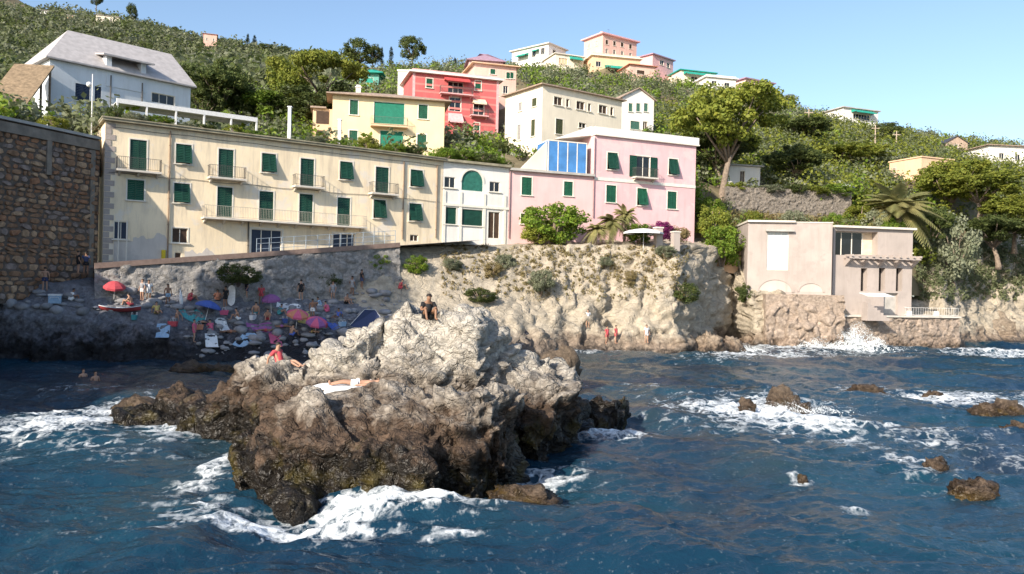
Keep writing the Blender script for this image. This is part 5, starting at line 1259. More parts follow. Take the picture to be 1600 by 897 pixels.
# bushes on the embankment and cliff
for i, (px, py, d, w, t, m_, lb) in enumerate([(590, 420, 71, 50, 392, L_green, 'dark green bush on the shaded bank left of the shadow edge'), (650, 425, 74, 46, 396, L_green, 'dark green bush on the shaded bank below the loggia house'), (372, 440, 63.2, 80, 410, L_dark, 'dark creeper hanging over the retaining wall'), (515, 448, 69, 50, 425, L_dark, 'dark scrub at the foot of the shaded bank'),
                                               (705, 420, 76, 40, 402, L_olive, 'grey scrub in the sunlit corner of the bank'), (790, 420, 80, 40, 395, L_olive, 'grey green scrub on the sunlit bank'), (845, 455, 78, 50, 418, L_olive, 'scrub on the cliff face left of the sunlit cliff'), (985, 445, 79.5, 26, 420, L_dry, 'dry tuft low on the sunlit cliff'), (945, 415, 81, 30, 400, L_olive, 'green tuft near the top of the sunlit cliff'), (1040, 400, 83, 40, 382, L_olive, 'scrub at the top right of the sunlit cliff'),
                                               (770, 430, 77, 34, 408, L_dry, 'dry straw tuft on the sunlit bank'), (1150, 400, 88.2, 30, 384, L_dry, 'dry hanging plant on the peach garden wall'), (1070, 470, 84, 60, 440, L_dark, 'dark scrub in the shaded cliff corner'), (1165, 470, 88, 40, 440, L_dark, 'dark scrub under the garden wall'), (750, 470, 74, 60, 448, L_dark, 'dark bush at the lower end of the sunlit bank')]):
    p = hit(px, py, ('cliff', 'beach')) or at(px, py, d); plant('bush', m_, (p.x, p.y, p.z-.25), (py-t)*p.y/FPX*1.05+.25, w*p.y/FPX, lb, 'bush')
for i, (px, py, w) in enumerate([(1165, 344, 30), (1215, 346, 34), (1260, 340, 30), (1290, 345, 34), (1320, 345, 40), (1180, 336, 40), (1240, 334, 44), (1300, 332, 46)]):
    p = at(px, py, 98.5 if i < 5 else 101.5); z = ground(p.x, p.y); plant('bush', [L_dry, L_olive, L_dry, L_olive, L_green, L_pine, L_olive, L_green][i], (p.x, p.y, z), 1.8 if i < 5 else 3.4, w*98/FPX, (ORD[i]+' shrub from the left in the front row behind the stone villa roof' if i < 5 else ORD[i-5]+' shrub from the left at the foot of the grey terrace wall'), 'shrub', group='shrubs behind the villa roof')

for i, (px, w, h_, m_) in enumerate([(1150, 40, 1.6, L_pine), (1205, 50, 1.5, L_olive), (1245, 46, 1.8, L_dark), (1275, 56, 1.7, L_pine), (1310, 60, 2.2, L_green)]):
    d = 104.6+(px-1135)/195*3; p = at(px, 290, d); plant('bush', m_, (p.x, p.y, 19.0), h_, w*d/FPX, ORD[i]+' bush from the left hanging over the top of the terrace wall', 'bush', group='bushes over the terrace wall')
for i, (px, py, d, w, t, m_, lb) in enumerate([(1345, 345, 106, 66, 306, L_pine, 'yellow green bush at the right end of the terrace wall'), (1370, 350, 104, 60, 318, L_hill, 'grey green bush left of the date palm foot'), (1395, 352, 102, 50, 326, L_green, 'green bush behind the roof of the villa wing')]):
    p = at(px, py, d); plant('bush', {'scrub_leaves': L_olive}.get(m_.name, m_), (p.x, p.y, ground(p.x, p.y)-.2), max(2.0, at(px, t, d).z-ground(p.x, p.y)), w*d/FPX, lb, 'bush')
# ---- ground cover and the far wooded hillside: one mass each
foot = []
for o in list(bpy.data.objects):
    if o.type == 'EMPTY' and o.get('category') in ('house', 'villa', 'wall'): foot.append(o)
HF = []
for k in SITE:
    a, b_, zt_, fz, dep = site(k); HF.append((a, b_, dep))
def keep_clear(x, y):
    ok = np.ones(len(x), bool)
    for a, b_, dep in HF:
        d = (b_-a); L = math.hypot(d.x, d.y); ux, uy = d.x/L, d.y/L; nx, ny = uy, -ux
        s = (x-a.x)*ux+(y-a.y)*uy; o = (x-a.x)*nx+(y-a.y)*ny
        ok &= ~((s > -2.0) & (s < L+2.0) & (o > -dep-2) & (o < (3.5 if a.y < 180 else (7 if a.y < 300 else 22))))
    return ok
def thicket(name, n, xr, sr, size, per, mats, seed, leafs, cond=None):
    rng = np.random.default_rng(seed); x = rng.uniform(*xr, n); s = sr[0]+(sr[1]-sr[0])*rng.uniform(0, 1, n)**1.2; y = gline(x)[0]+s
    ok = keep_clear(x, y) & (np.abs(x) < .72*y+12)
    if cond is not None: ok &= cond(x, y)
    x, y = x[ok], y[ok]; z = hill_z(x, y)
    h = rng.uniform(.7, 1.3, len(x))*size; idx = rng.integers(0, len(mats), len(x)); out = []
    for mi, m_ in enumerate(mats):
        w = idx == mi; cl = []
        for k in range(3): cl.append(np.stack([x[w]+rng.normal(size=w.sum())*h[w]*.35, y[w]+rng.normal(size=w.sum())*h[w]*.35, z[w]+h[w]*rng.uniform(.2, .7, w.sum()), h[w]*rng.uniform(.35, .6, w.sum())], 1))
        V, q = leaves(np.concatenate(cl), per, leafs, rng); o = link(name, np_mesh(name, V, q, m_, False)); tag(o, kind='stuff'); out.append(o)
    return out
o1 = thicket('far_olive_wood', 11000, (-340, 20), (90, 420), 5.2, 14, [L_olive, L_hill, L_dark], 1, .62, lambda x, y: (y > 150) & (x < -.225*y))
o2 = thicket('hill_scrub', 4600, (-60, 190), (4, 135), 2.5, 24, [L_olive, L_hill, L_green, L_hill], 2, .24, lambda x, y: ~((x > 24) & (x < 52) & (y < 107)) & ~((x > -2) & (x < 24) & (y < 104)))
o3 = thicket('slope_scrub', 1100, (22, 130), (1, 60), 3.2, 38, [L_pine, L_hill, L_pine], 3, .21, lambda x, y: (x > 47) | (y > 110))
o4 = thicket('garden_growth', 420, (-34, 24), (0.5, 22), 1.7, 50, [L_green, L_dark], 4, .15, lambda x, y: (x < -2) | (y > 100))
o5 = thicket('terrace_scrub', 260, (26, 51), (1, 8.5), 1.5, 60, [L_hill, L_dry, L_green], 6, .11, lambda x, y: (y < 103.5+(x-28)*.17))
for o, lb in ((o5, 'scrub between the villa roof and the terrace wall'), (o1, 'grey green olive wood covering the far left hill'), (o2, 'scrub on the middle hill between the houses'), (o3, 'scrub on the right hand slope'), (o4, 'garden growth behind the row of houses')):
    for x_ in o: x_['label'] = lb; x_['category'] = 'vegetation'
# straw tufts over the sunlit cliff
rng = np.random.default_rng(8); cl = []
for k in range(900):
    px, py = rng.uniform(690, 1075), rng.uniform(384, 470); p = hit(px, py, ('cliff',))
    if p is not None and rng.uniform() < 1.15-(py-384)/110: cl.append((p.x, p.y-.05, p.z+.1, rng.uniform(.10, .34)))
V, q = leaves(np.array(cl), 30, .06, rng, .9); tag(link('cliff_grass', np_mesh('cliff_grass', V, q, L_dry, False)), 'dry straw coloured grass over the sunlit cliff', 'grass', kind='stuff')
cl = []
for k in range(700):
    px, py = rng.uniform(1430, 1600), rng.uniform(380, 470); p = hit(px, py, ('cliff', 'hillside'))
    if p is not None and rng.uniform() < 1.2-(py-380)/100: cl.append((p.x, p.y-.1, p.z+.2, rng.uniform(.3, .9)))
if cl:
    V, q = leaves(np.array(cl), 40, .13, rng, .4); tag(link('cliff_creepers', np_mesh('cliff_creepers', V, q, L_hill, False)), 'creepers over the right hand cliff', 'vegetation', kind='stuff')

# ------------------------------------------------------------------ people: one continuous skinned body per pose
M_skin = plain('skin', (.42, .24, .16), .55, .12, 6.); M_skin2 = plain('tanned_skin', (.26, .14, .085), .55, .12, 6.)
M_hair = plain('dark_hair', (.02, .014, .01), .6, .3, 20.)
POSE = {
 'stand': dict(pel=(0, 0, .95), bel=(0, -.01, 1.12), che=(0, 0, 1.34), nec=(0, 0, 1.50), hea=(0, -.02, 1.63), top=(0, -.01, 1.72), sho=(.19, 0, 1.42), elb=(.27, .03, 1.14), wri=(.27, -.10, .90), hip=(.10, 0, .90), kne=(.12, -.03, .50), ank=(.13, .02, .09), toe=(.15, -.15, .035)),
 'sit': dict(pel=(0, .02, .13), bel=(0, .0, .30), che=(0, -.10, .52), nec=(0, -.17, .67), hea=(0, -.22, .79), top=(0, -.24, .88), sho=(.19, -.11, .58), elb=(.29, -.24, .36), wri=(.21, -.46, .40), hip=(.11, -.04, .12), kne=(.19, -.46, .47), ank=(.16, -.58, .08), toe=(.18, -.76, .04)),
 'lean': dict(pel=(0, .0, .12), bel=(0, .06, .28), che=(0, .14, .50), nec=(0, .14, .66), hea=(0, .10, .79), top=(0, .09, .88), sho=(.19, .15, .57), elb=(.27, .34, .36), wri=(.25, .40, .08), hip=(.11, -.06, .11), kne=(.15, -.50, .26), ank=(.13, -.90, .07), toe=(.14, -1.0, .16)),
 'lie': dict(pel=(0, 0, .11), bel=(0, .16, .12), che=(0, .38, .14), nec=(0, .54, .13), hea=(0, .67, .14), top=(0, .77, .14), sho=(.19, .46, .12), elb=(.31, .24, .09), wri=(.30, .0, .08), hip=(.10, -.05, .11), kne=(.12, -.45, .16), ank=(.12, -.86, .07), toe=(.15, -.90, .19)),
}
RADS = dict(pel=.135, bel=.125, che=.15, nec=.055, hea=.098, top=.062, sho=.072, elb=.045, wri=.031, hip=.088, kne=.058, ank=.040, toe=.036)
def body_mesh(pose):
    def mk():
        P_ = POSE[pose]; names, co, rad, ed = [], [], [], []
        def v(nm, p, r): names.append(nm); co.append(p); rad.append(r); return len(co)-1
        ix = {k: v(k, P_[k], RADS[k]) for k in ('pel', 'bel', 'che', 'nec', 'hea', 'top')}
        ed += [(ix['pel'], ix['bel']), (ix['bel'], ix['che']), (ix['che'], ix['nec']), (ix['nec'], ix['hea']), (ix['hea'], ix['top'])]
        hands = []
        for sg in (-1, 1):
            j = {k: v(k, (P_[k][0]*sg, P_[k][1], P_[k][2]), RADS[k]) for k in ('sho', 'elb', 'wri', 'hip', 'kne', 'ank', 'toe')}
            ed += [(ix['che'], j['sho']), (j['sho'], j['elb']), (j['elb'], j['wri']), (ix['pel'], j['hip']), (j['hip'], j['kne']), (j['kne'], j['ank']), (j['ank'], j['toe'])]
            e, w = Vector(co[j['elb']]), Vector(co[j['wri']]); d = (w-e).normalized(); pm = w+d*.075; k = v('palm', tuple(pm), .034); ed.append((j['wri'], k)); hands.append((pm, d, sg))
        me = bpy.data.meshes.new('t'); me.from_pydata(co, ed, []); o = bpy.data.objects.new('t', me); C.objects.link(o)
        sk = o.modifiers.new('k', 'SKIN'); sk.use_smooth_shade = True
        lay = me.skin_vertices[0] if len(me.skin_vertices) else None
        if lay is None:
            bm = bmesh.new(); bm.from_mesh(me); bm.verts.layers.skin.verify(); bm.to_mesh(me); bm.free(); lay = me.skin_vertices[0]
        for i, d in enumerate(lay.data): d.radius = (rad[i], rad[i]*(.78 if names[i] in ('che', 'bel', 'pel') else 1)); d.use_root = (i == 0)
        su = o.modifiers.new('s', 'SUBSURF'); su.levels = su.render_levels = 1
        ev = o.evaluated_get(bpy.context.evaluated_depsgraph_get()); m2 = bpy.data.meshes.new_from_object(ev); bpy.data.objects.remove(o)
        b = MB(); b.v = [tuple(x.co) for x in m2.vertices]; b.f = [tuple(p.vertices) for p in m2.polygons]
        for pm, d, sg in hands:                       # four fingers of different length and a thumb from the side of the palm
            sd = Vector((sg, 0, 0)); sd = (sd-d*sd.dot(d)).normalized(); cu = d.cross(sd)*sg
            for k, L in enumerate((.065, .078, .072, .055)):
                q = pm+sd*(.024-.016*k)*-1; b.tube([q, q+d*L*.55+cu*.006, q+d*L+cu*.02], [.0095, .0085, .006], 5)
            q = pm-d*.045-sd*.024; b.tube([q, q-sd*.03+d*.03, q-sd*.035+d*.06], [.011, .0095, .007], 5)
        h_, t_ = Vector(P_['hea']), Vector(P_['top']); upv = (t_-h_).normalized(); fw = Vector((0, -1, 0)) if pose != 'lie' else Vector((0, 0, 1)); fw = (fw-upv*fw.dot(upv)).normalized()
        b.tube([h_+fw*.085, h_+fw*.118-upv*.02], [.012, .016], 5)
        return b.mesh('body', None, True)
    return cached(('body', pose), mk)
def person(pose, loc, rz, label, skin=None, wear=None, group=None, s=1.0, top=None, cat='person', shirt=None):
    e = empty('person', loc, rz, label, cat, group); e.scale = (s, s, s)
    bm_ = body_mesh(pose); me = cached(('bodym', pose, (skin or M_skin).name), lambda: bm_.copy())
    if not me.materials: me.materials.append(skin or M_skin)
    link('body', me, e); P_ = POSE[pose]
    h_, t_, n_ = Vector(P_['hea']), Vector(P_['top']), Vector(P_['nec']); up = (t_-h_).normalized(); fw = Vector((0, -1, 0)) if pose != 'lie' else Vector((0, 0, 1)); fw = (fw-up*fw.dot(up)).normalized()
    def hair():
        b = MB(); c = h_+up*.035-fw*.022; sd = up.cross(fw)
        for i in range(5):
            for j in range(12): pass
        vs, fs = [], []
        for i in range(6):
            ph = .05+i*.33
            for j in range(12):
                a = 2*math.pi*j/12; low = 1.0 if math.cos(a) < .3 else .68; p_ = ph*low
                vs.append(c+up*.115*math.cos(p_)+(fw*math.cos(a)+sd*math.sin(a))*.112*math.sin(p_))
        for i in range(5):
            for j in range(12): fs.append((i*12+j, i*12+(j+1) % 12, (i+1)*12+(j+1) % 12, (i+1)*12+j))
        return b.add(vs, fs).mesh('hair', None, True)
    hm = cached(('hair', pose, (top or M_hair).name), hair)
    if not hm.materials: hm.materials.append(top or M_hair)
    link('hat' if top else 'hair', hm, e)
    def trunks():
        b = MB()
        for sg in (-1, 1):
            a, k = Vector((P_['hip'][0]*sg, P_['hip'][1], P_['hip'][2])), Vector((P_['kne'][0]*sg, P_['kne'][1], P_['kne'][2])); b.tube([a-(k-a)*.12, a, a.lerp(k, .42)], [.112, .112, .098], 10, cap=False)
        p_, q_ = Vector(P_['pel']), Vector(P_['bel']); b.tube([p_-(q_-p_)*.35, p_, p_.lerp(q_, .45)], [.13, .162, .148], 12, cap=False); return b.mesh('shorts', None, True)
    if wear:
        tm = cached(('sh', pose, wear.name), trunks)
        if not tm.materials: tm.materials.append(wear)
        link('shorts', tm, e)
    if shirt:
        def sh():
            b = MB(); p_ = [Vector(P_[k]) for k in ('bel', 'che', 'nec')]; b.tube([p_[0]-(p_[1]-p_[0])*.4, p_[0], p_[1], p_[1].lerp(p_[2], .6)], [.155, .152, .175, .09], 12, cap=False)
            for sg in (-1, 1):
                a, k = Vector((P_['sho'][0]*sg, *P_['sho'][1:])), Vector((P_['elb'][0]*sg, *P_['elb'][1:])); b.tube([a.lerp(Vector(P_['che']), .4), a, a.lerp(k, .6)], [.09, .088, .066], 10, cap=False)
            return b.mesh('shirt', None, True)
        sm = cached(('shirt', pose, shirt.name), sh)
        if not sm.materials: sm.materials.append(shirt)
        link('shirt', sm, e)
    return e
W = {k: plain('cloth_'+k, tuple(.78*x+.22*(sum(c)/3) for x in c), .85, .12, 8.) for k, c in dict(red=(.55, .03, .05), pink=(.65, .06, .18), white=(.72, .72, .72), blue=(.03, .10, .45), navy=(.03, .05, .14), teal=(.02, .30, .34), black=(.015, .015, .018), orange=(.60, .20, .08), purple=(.28, .07, .28), yellow=(.60, .45, .08), grey=(.3, .3, .32), sky=(.25, .42, .6)).items()}
def rest(px, py, dz=0.0, only=None):
    p = hit(px, py, only); return Vector((p.x, p.y, p.z+dz)) if p is not None else at(px, py, 60)
# on the foreground rock
p = rest(667, 499, 0, ('sea_rock',)); person('sit', p+Vector((0, .1, -.02)), R(20), 'person in black sitting hunched on top of the foreground rock', M_skin2, W['black'], shirt=W['black'])
p = Vector((-8.5, 29.6, 0)); p.z = BVH['sea_rock'].ray_cast(Vector((p.x, p.y, 9)), Vector((0, 0, -1)))[0].z+.01; person('lean', p, R(70), 'person in red resting on the left end of the foreground rock', M_skin, W['red'], shirt=W['red'])
p = Vector((-4.9, 25.75, 0)); p.z = BVH['sea_rock'].ray_cast(Vector((p.x, p.y, 9)), Vector((0, 0, -1)))[0].z+.02; person('lie', p, R(-80), 'person with a teal cap lying on the pale ledge of the rock', M_skin, W['white'], top=W['teal'])
def towel(px, py, w, l_, rz, mat, label, only=None, p=None):
    p = p or rest(px, py, .05, only); b = MB(); n = 8; vs = []
    for i in range(n+1):
        for j in range(4): vs.append((w*(j/3-.5), l_*(i/n-.5), .03*math.sin(i*1.7+j)+.02))
    Mt = T(*p) @ RZ(rz); wv = []
    for v_ in vs:                                    # the cloth settles on whatever lies under it
        g_ = Mt @ Vector(v_); zs_ = [t.ray_cast(Vector((g_.x, g_.y, g_.z+1.2)), Vector((0, 0, -1)))[0] for k_, t in BVH.items() if not only or k_ in only]; zs_ = [q_.z for q_ in zs_ if q_]; zz_ = max(zs_) if zs_ else g_.z
        wv.append((v_[0], v_[1], max(min(zz_, p.z+.35), p.z-.6)-p.z+.04))
    b.add(wv, [(i*4+j, i*4+j+1, i*4+j+5, i*4+j+4) for i in range(n) for j in range(3)]); o = b.build('beach_towel', mat); o.matrix_world = Mt; md = o.modifiers.new('t', 'SOLIDIFY'); md.thickness = .02; return tag(o, label, 'towel')
towel(0, 0, .85, 2.2, R(-80), W['white'], 'long white towel spread on the pale ledge of the rock', ('sea_rock',), Vector((-5.3, 25.65, p.z)))
# swimmers
for px, py, lb, h_ in [(130, 588, 'swimmer at the left with one shoulder out of the dark water', None), (149, 592, 'swimmer with dark hair beside the other swimmer', None)]:
    p = on_sea(px, py); person('stand', (p.x, p.y, -1.30), R(60), lb, M_skin, W['navy'])
# below the sunlit cliff
for px, py, lb in [(948, 538, 'person in red standing on the ledge below the cliff'), (962, 537, 'second person in red beside the one on the cliff ledge'), (918, 512, 'person in white on the brown slope below the cliff'), (1010, 536, 'person standing alone near the white boulder')]:
    p = rest(px, py, 0, ('cliff',)); person('stand', p, R(px % 90), lb, M_skin, W['red'] if 'red' in lb else W['white'], shirt=W['red'] if 'red' in lb else W['white'])
# on the shaded beach
BE = ('beach', 'cliff')
for i, (px, py, pose, lb, wear, shirt) in enumerate([
    (52, 440, 'stand', 'person in white beside the pale board at the left', 'white', 'white'), (30, 415, 'stand', 'person behind the blue parasol at the left edge', 'navy', 'grey'), (122, 428, 'stand', 'left one of two dark clothed people at the stone wall', 'black', 'black'), (134, 430, 'stand', 'right one of two dark clothed people at the stone wall', 'black', 'navy'),
    (205, 478, 'sit', 'person sitting behind the red and white boat', 'red', None), (222, 470, 'stand', 'person standing by the retaining wall near the boat', 'white', 'grey'), (232, 472, 'stand', 'person in white by the retaining wall', 'white', 'white'),
    (303, 535, 'stand', 'person in magenta standing at the water edge', 'pink', 'pink'), (318, 505, 'lie', 'person lying in front of the blue parasol', 'navy', None), (352, 482, 'stand', 'person in black near the white board', 'black', 'black'), (385, 468, 'stand', 'dark figure below the creeper', 'navy', 'black'),
    (418, 500, 'sit', 'person sitting left of the orange parasol', 'red', None), (440, 512, 'lie', 'person lying on pebbles below the orange parasol', 'purple', None), (455, 525, 'sit', 'person sitting near the rock at the waterside', 'blue', None), (470, 470, 'stand', 'tall figure in black at the foot of the bank', 'black', 'black'), (500, 480, 'sit', 'person sitting right of the orange parasol', 'white', 'sky'),
    (520, 470, 'stand', 'person in grey under the shaded bank', 'grey', 'grey'), (540, 475, 'sit', 'person sitting left of the navy tent', 'black', None), (565, 452, 'stand', 'person standing behind the navy tent', 'navy', 'black'), (400, 490, 'lean', 'person leaning back on the pebbles in the middle of the cove', 'teal', None), (275, 500, 'lean', 'person leaning back left of the blue parasol', 'grey', None), (360, 520, 'lie', 'person lying near the water in the cove', 'orange', None), (490, 520, 'lie', 'person lying in front of the purple windbreak', 'yellow', None), (625, 452, 'sit', 'person in red sitting just behind the rock crest', 'red', 'red')]):
    p = rest(px, py, 0, BE); person(pose, p, R((i*67) % 360), lb, M_skin if i % 3 else M_skin2, W[wear], shirt=W[shirt] if shirt else None, s=.94+.02*(i % 5))
def parasol(px, py, r, h_, mats, label, tilt=0., closed=False, only=BE):
    r *= .85
    p = rest(px, py, 0, only); e = empty('parasol', p, px*.1, label, 'parasol'); b = MB(); b.tube([(0, 0, -.2), (math.sin(tilt)*h_, 0, h_)], .022, 8).build('pole', W['white'], e)
    M = T(math.sin(tilt)*h_, 0, h_) @ Matrix.Rotation(tilt, 4, 'Y')
    for k in range(8):
        c = MB(); a0, a1 = k*math.pi/4, (k+1)*math.pi/4
        if closed: pts = [(0, .02), (.10, -.35), (.15, -.9), (.08, -1.3)]
        else: pts = [(0, 0), (r*.4, -.09), (r*.75, -.24), (r, -.42)]
        for (r0, z0), (r1, z1) in zip(pts[:-1], pts[1:]):
            c.quad((r0*math.cos(a0), r0*math.sin(a0), z0), (r1*math.cos(a0), r1*math.sin(a0), z1), (r1*math.cos(a1), r1*math.sin(a1), z1), (r0*math.cos(a1), r0*math.sin(a1), z0))
        if not closed: c.quad((r*math.cos(a0), r*math.sin(a0), -.42), (r*1.01*math.cos(a0), r*1.01*math.sin(a0), -.58), (r*1.01*math.cos(a1), r*1.01*math.sin(a1), -.58), (r*math.cos(a1), r*math.sin(a1), -.42))
        c.build('canopy_panel', mats[k % len(mats)], e, M)
    return e
parasol(22, 428, 1.25, 2.0, [W['blue']], 'blue parasol cut by the left edge', .15); parasol(150, 455, .8, 1.75, [W['pink']], 'closed magenta parasol in front of the stone wall', 0, True)
parasol(320, 500, 1.15, 1.5, [W['blue']], 'blue parasol in the middle of the shaded beach', .25); parasol(462, 512, 1.05, 1.5, [W['orange'], W['pink']], 'orange and pink parasol tilted on the shaded beach', -.35); parasol(492, 520, 1.0, 1.3, [W['purple'], W['pink']], 'purple parasol right of the orange one', .45)
parasol(424, 488, .9, 1.5, [W['purple']], 'small mauve parasol left of the orange one', .2); parasol(284, 482, .75, 1.5, [W['white']], 'small white parasol near the retaining wall', .1, True); parasol(178, 468, .9, 1.4, [W['red']], 'red parasol behind the red boat', .3)
parasol(1005, 392, 2.4, 2.3, [W['white']], 'white garden parasol at the foot of the pink house', 0, False, ('cliff',)); parasol(1318, 312, 1.6, 2.2, [W['white']], 'white garden parasol left of the palms', .05, False, ('hillside', 'cliff'))
# navy tent, boards, boat, cool box
p = rest(575, 512, 0, BE); b = MB(); b.add([(-1.6, 0, 0), (1.6, 0, 0), (1.3, 2, 0), (-1.3, 2, 0), (-.3, .5, 1.5), (.6, .9, 1.45)], [(0, 1, 5, 4), (1, 2, 5), (2, 3, 4, 5), (3, 0, 4)]); e = empty('beach_tent', p, .2, 'navy beach tent behind the left slope of the foreground rock', 'tent'); b.build('canvas', W['navy'], e); MB().tube([(-1.65, -.05, 0), (-.3, .45, 1.5), (.6, .85, 1.45), (1.65, -.05, 0)], .02, 6).build('pole', W['white'], e)
def board(px, py, w, h_, mat, label):
    p = rest(px, py, 0, BE); b = MB(); n = 10
    for k in range(n):
        z0, z1 = h_*k/n, h_*(k+1)/n; f = lambda z: w/2*(1-abs(2*z/h_-1)**4)**.5+.02
        b.add([(-f(z0), -.03, z0), (f(z0), -.03, z0), (f(z1), -.03, z1), (-f(z1), -.03, z1), (-f(z0), .03, z0), (f(z0), .03, z0), (f(z1), .03, z1), (-f(z1), .03, z1)], [(0, 1, 2, 3), (7, 6, 5, 4), (0, 3, 7, 4), (1, 5, 6, 2)])
    o = b.build('surfboard', mat); o.matrix_world = T(*p) @ RZ(.2) @ Matrix.Rotation(-.12, 4, 'X'); return tag(o, label, 'board')
board(43, 446, .7, 1.9, W['sky'], 'pale blue board standing upright at the left'); board(361, 478, .55, 1.7, W['white'], 'white board standing upright below the creeper')
p = rest(188, 488, .02, BE); e = empty('rowing_boat', p, R(8), 'red and white small boat pulled up on the dark ledge', 'boat'); e.scale = (.75, .75, .75); b = MB(); n = 14; prof = [(-1, .0, .42), (-.92, .0, .0+.28), (-.5, 0, .05), (0, 0, 0), (.5, 0, .05), (.92, 0, .28), (1, 0, .42)]
vs = []
for i in range(n+1):
    t = i/n; wd_ = .62*math.sin(math.pi*(.12+.80*t))**.6*(1 if t < .97 else .3); sh_ = .22*(2*t-1)**2
    for x_, _, z_ in prof: vs.append((-1.9+3.8*t, x_*wd_, z_+sh_))
b.add(vs, [(i*7+j, i*7+j+1, (i+1)*7+j+1, (i+1)*7+j) for i in range(n) for j in range(6)]+[tuple(range(6, -1, -1)), tuple(range(n*7, n*7+7))]); b.build('hull', plain('boat_red', (.32, .05, .05), .6), e, smooth=True)
MB().tube([vs[i*7] for i in range(n+1)], .04, 6).build('gunwale', W['white'], e); MB().tube([vs[i*7+6] for i in range(n+1)], .04, 6).build('gunwale', W['white'], e)
for x_ in (-.6, .6): MB().box(x_-.12, -.52, .33, x_+.12, .52, .37).build('thwart', M_palebark, e)
p = rest(86, 474, 0, BE); e = empty('cool_box', p, .4, 'white box on the dark ledge at the left', 'box'); MB().box(-.4, -.3, 0, .4, .3, .55).build('body', W['sky'], e); MB().box(-.43, -.33, .555, .43, .33, .68).build('lid', W['white'], e); b = MB(); b.tube([(-.3, -.34, .3), (-.25, -.42, .45), (.25, -.42, .45), (.3, -.34, .3)], .02, 6); b.build('handle', W['white'], e)
for i, (px, py, m_, rz, lb) in enumerate([(255, 515, 'sky', .3, 'pale towel at the left of the cove'), (345, 505, 'white', .9, 'white towel right of the blue parasol'), (300, 492, 'teal', 1.3, 'teal towel near the retaining wall'), (430, 530, 'pink', .4, 'pink towel near the waterside'), (405, 512, 'purple', 2.0, 'mauve towel in the middle of the cove'), (515, 505, 'blue', 1.0, 'blue towel below the navy tent'), (385, 530, 'sky', 2.6, 'pale blue towel at the water edge'), (475, 495, 'yellow', .2, 'yellowish towel by the orange parasol'), (450, 480, 'white', 1.7, 'white towel at the foot of the bank'), (330, 530, 'white', .5, 'white towel beside the person in magenta')]): towel(px, py, .9, 1.9, rz, W[m_], lb, BE)

# more bathers, bags and loose stones on the shaded cove
for i, (px, py, pose, wear, lb) in enumerate([(262, 478, 'stand', 'sky', 'person in pale blue near the white closed parasol'), (296, 470, 'sit', 'red', 'person in red sitting under the retaining wall'), (340, 470, 'sit', 'orange', 'person in orange under the creeper'), (373, 500, 'sit', 'white', 'person in white sitting in mid beach'), (408, 476, 'stand', 'red', 'person in red standing behind the mauve parasol'), (436, 492, 'sit', 'teal', 'person in teal between the mauve and orange parasols'), (488, 500, 'stand', 'white', 'person in white standing behind the purple parasol'), (512, 488, 'sit', 'pink', 'person in pink right of the purple parasol'), (528, 498, 'lean', 'blue', 'person in blue leaning back near the navy tent'), (450, 462, 'stand', 'sky', 'person in pale blue at the foot of the bank'), (550, 462, 'stand', 'grey', 'person in grey left of the tent top'), (330, 518, 'sit', 'pink', 'person in pink sitting by the water'), (415, 518, 'lie', 'red', 'person in red lying near the waterside'), (245, 490, 'lean', 'yellow', 'person in yellow leaning back right of the boat'), (110, 470, 'sit', 'white', 'person in white sitting right of the white box'), (70, 455, 'stand', 'navy', 'person in navy above the white box')]):
    p = rest(px, py, 0, BE); person(pose, p, R((i*83+40) % 360), lb, M_skin if i % 2 else M_skin2, W[wear], shirt=W[wear] if i % 3 else None, s=.95+.02*(i % 4))
for i, (px, py, m_, lb) in enumerate([(270, 510, 'red', 'red beach bag on the left of the cove'), (310, 515, 'orange', 'orange beach bag by the blue parasol'), (395, 500, 'white', 'white beach bag in mid beach'), (445, 505, 'blue', 'blue beach bag by the orange parasol'), (505, 512, 'red', 'red beach bag right of the purple parasol'), (350, 492, 'pink', 'pink beach bag by the white towel'), (535, 510, 'sky', 'pale blue beach bag near the navy tent'), (210, 500, 'teal', 'teal beach bag right of the boat')]):
    p = rest(px, py, 0, BE); e = empty('beach_bag', p, i*.7, lb, 'bag'); b = MB(); b.add([(-.28, -.13, 0), (.28, -.13, 0), (.28, .13, 0), (-.28, .13, 0), (-.34, -.16, .38), (.34, -.16, .38), (.34, .16, .38), (-.34, .16, .38)], [(3, 2, 1, 0), (0, 1, 5, 4), (1, 2, 6, 5), (2, 3, 7, 6), (3, 0, 4, 7), (4, 5, 6, 7)]); b.build('body', W[m_], e)
    for sg in (-1, 1): MB().tube([(-.15, .16*sg, .36), (-.1, .17*sg, .56), (.1, .17*sg, .56), (.15, .16*sg, .36)], .014, 5).build('handle', W['white'], e)
rng = np.random.default_rng(44); b = MB(); bm = bmesh.new(); bmesh.ops.create_icosphere(bm, subdivisions=2, radius=1); iv = np.array([v.co[:] for v in bm.verts]); iff = [tuple(v.index for v in f.verts) for f in bm.faces]; bm.free(); VV, FF = [], []
for k in range(700):
    px, py = rng.uniform(0, 640), rng.uniform(455, 560); p = hit(px, py, BE)
    if p is None or p.z < .1 or p.z > 7 or (px < 290 and py > 488): continue
    s_ = .06+.42*rng.uniform()**3.5; w_ = iv*(1+.25*perlin(iv*1.3+k*3.1))[:, None]*np.array([s_*rng.uniform(.8, 1.6), s_*rng.uniform(.8, 1.5), s_*rng.uniform(.45, .9)]); FF.append(np.array(iff)+len(VV)*len(iv)); VV.append(w_+np.array(p[:]))
tag(link('beach_stones', np_mesh('beach_stones', np.concatenate(VV), np.concatenate(FF), plain('loose_stone', (.24, .24, .25), .9, .35, 1.5, bumpy=.03), False)), 'loose grey stones strewn over the shaded beach', 'stones', kind='stuff')

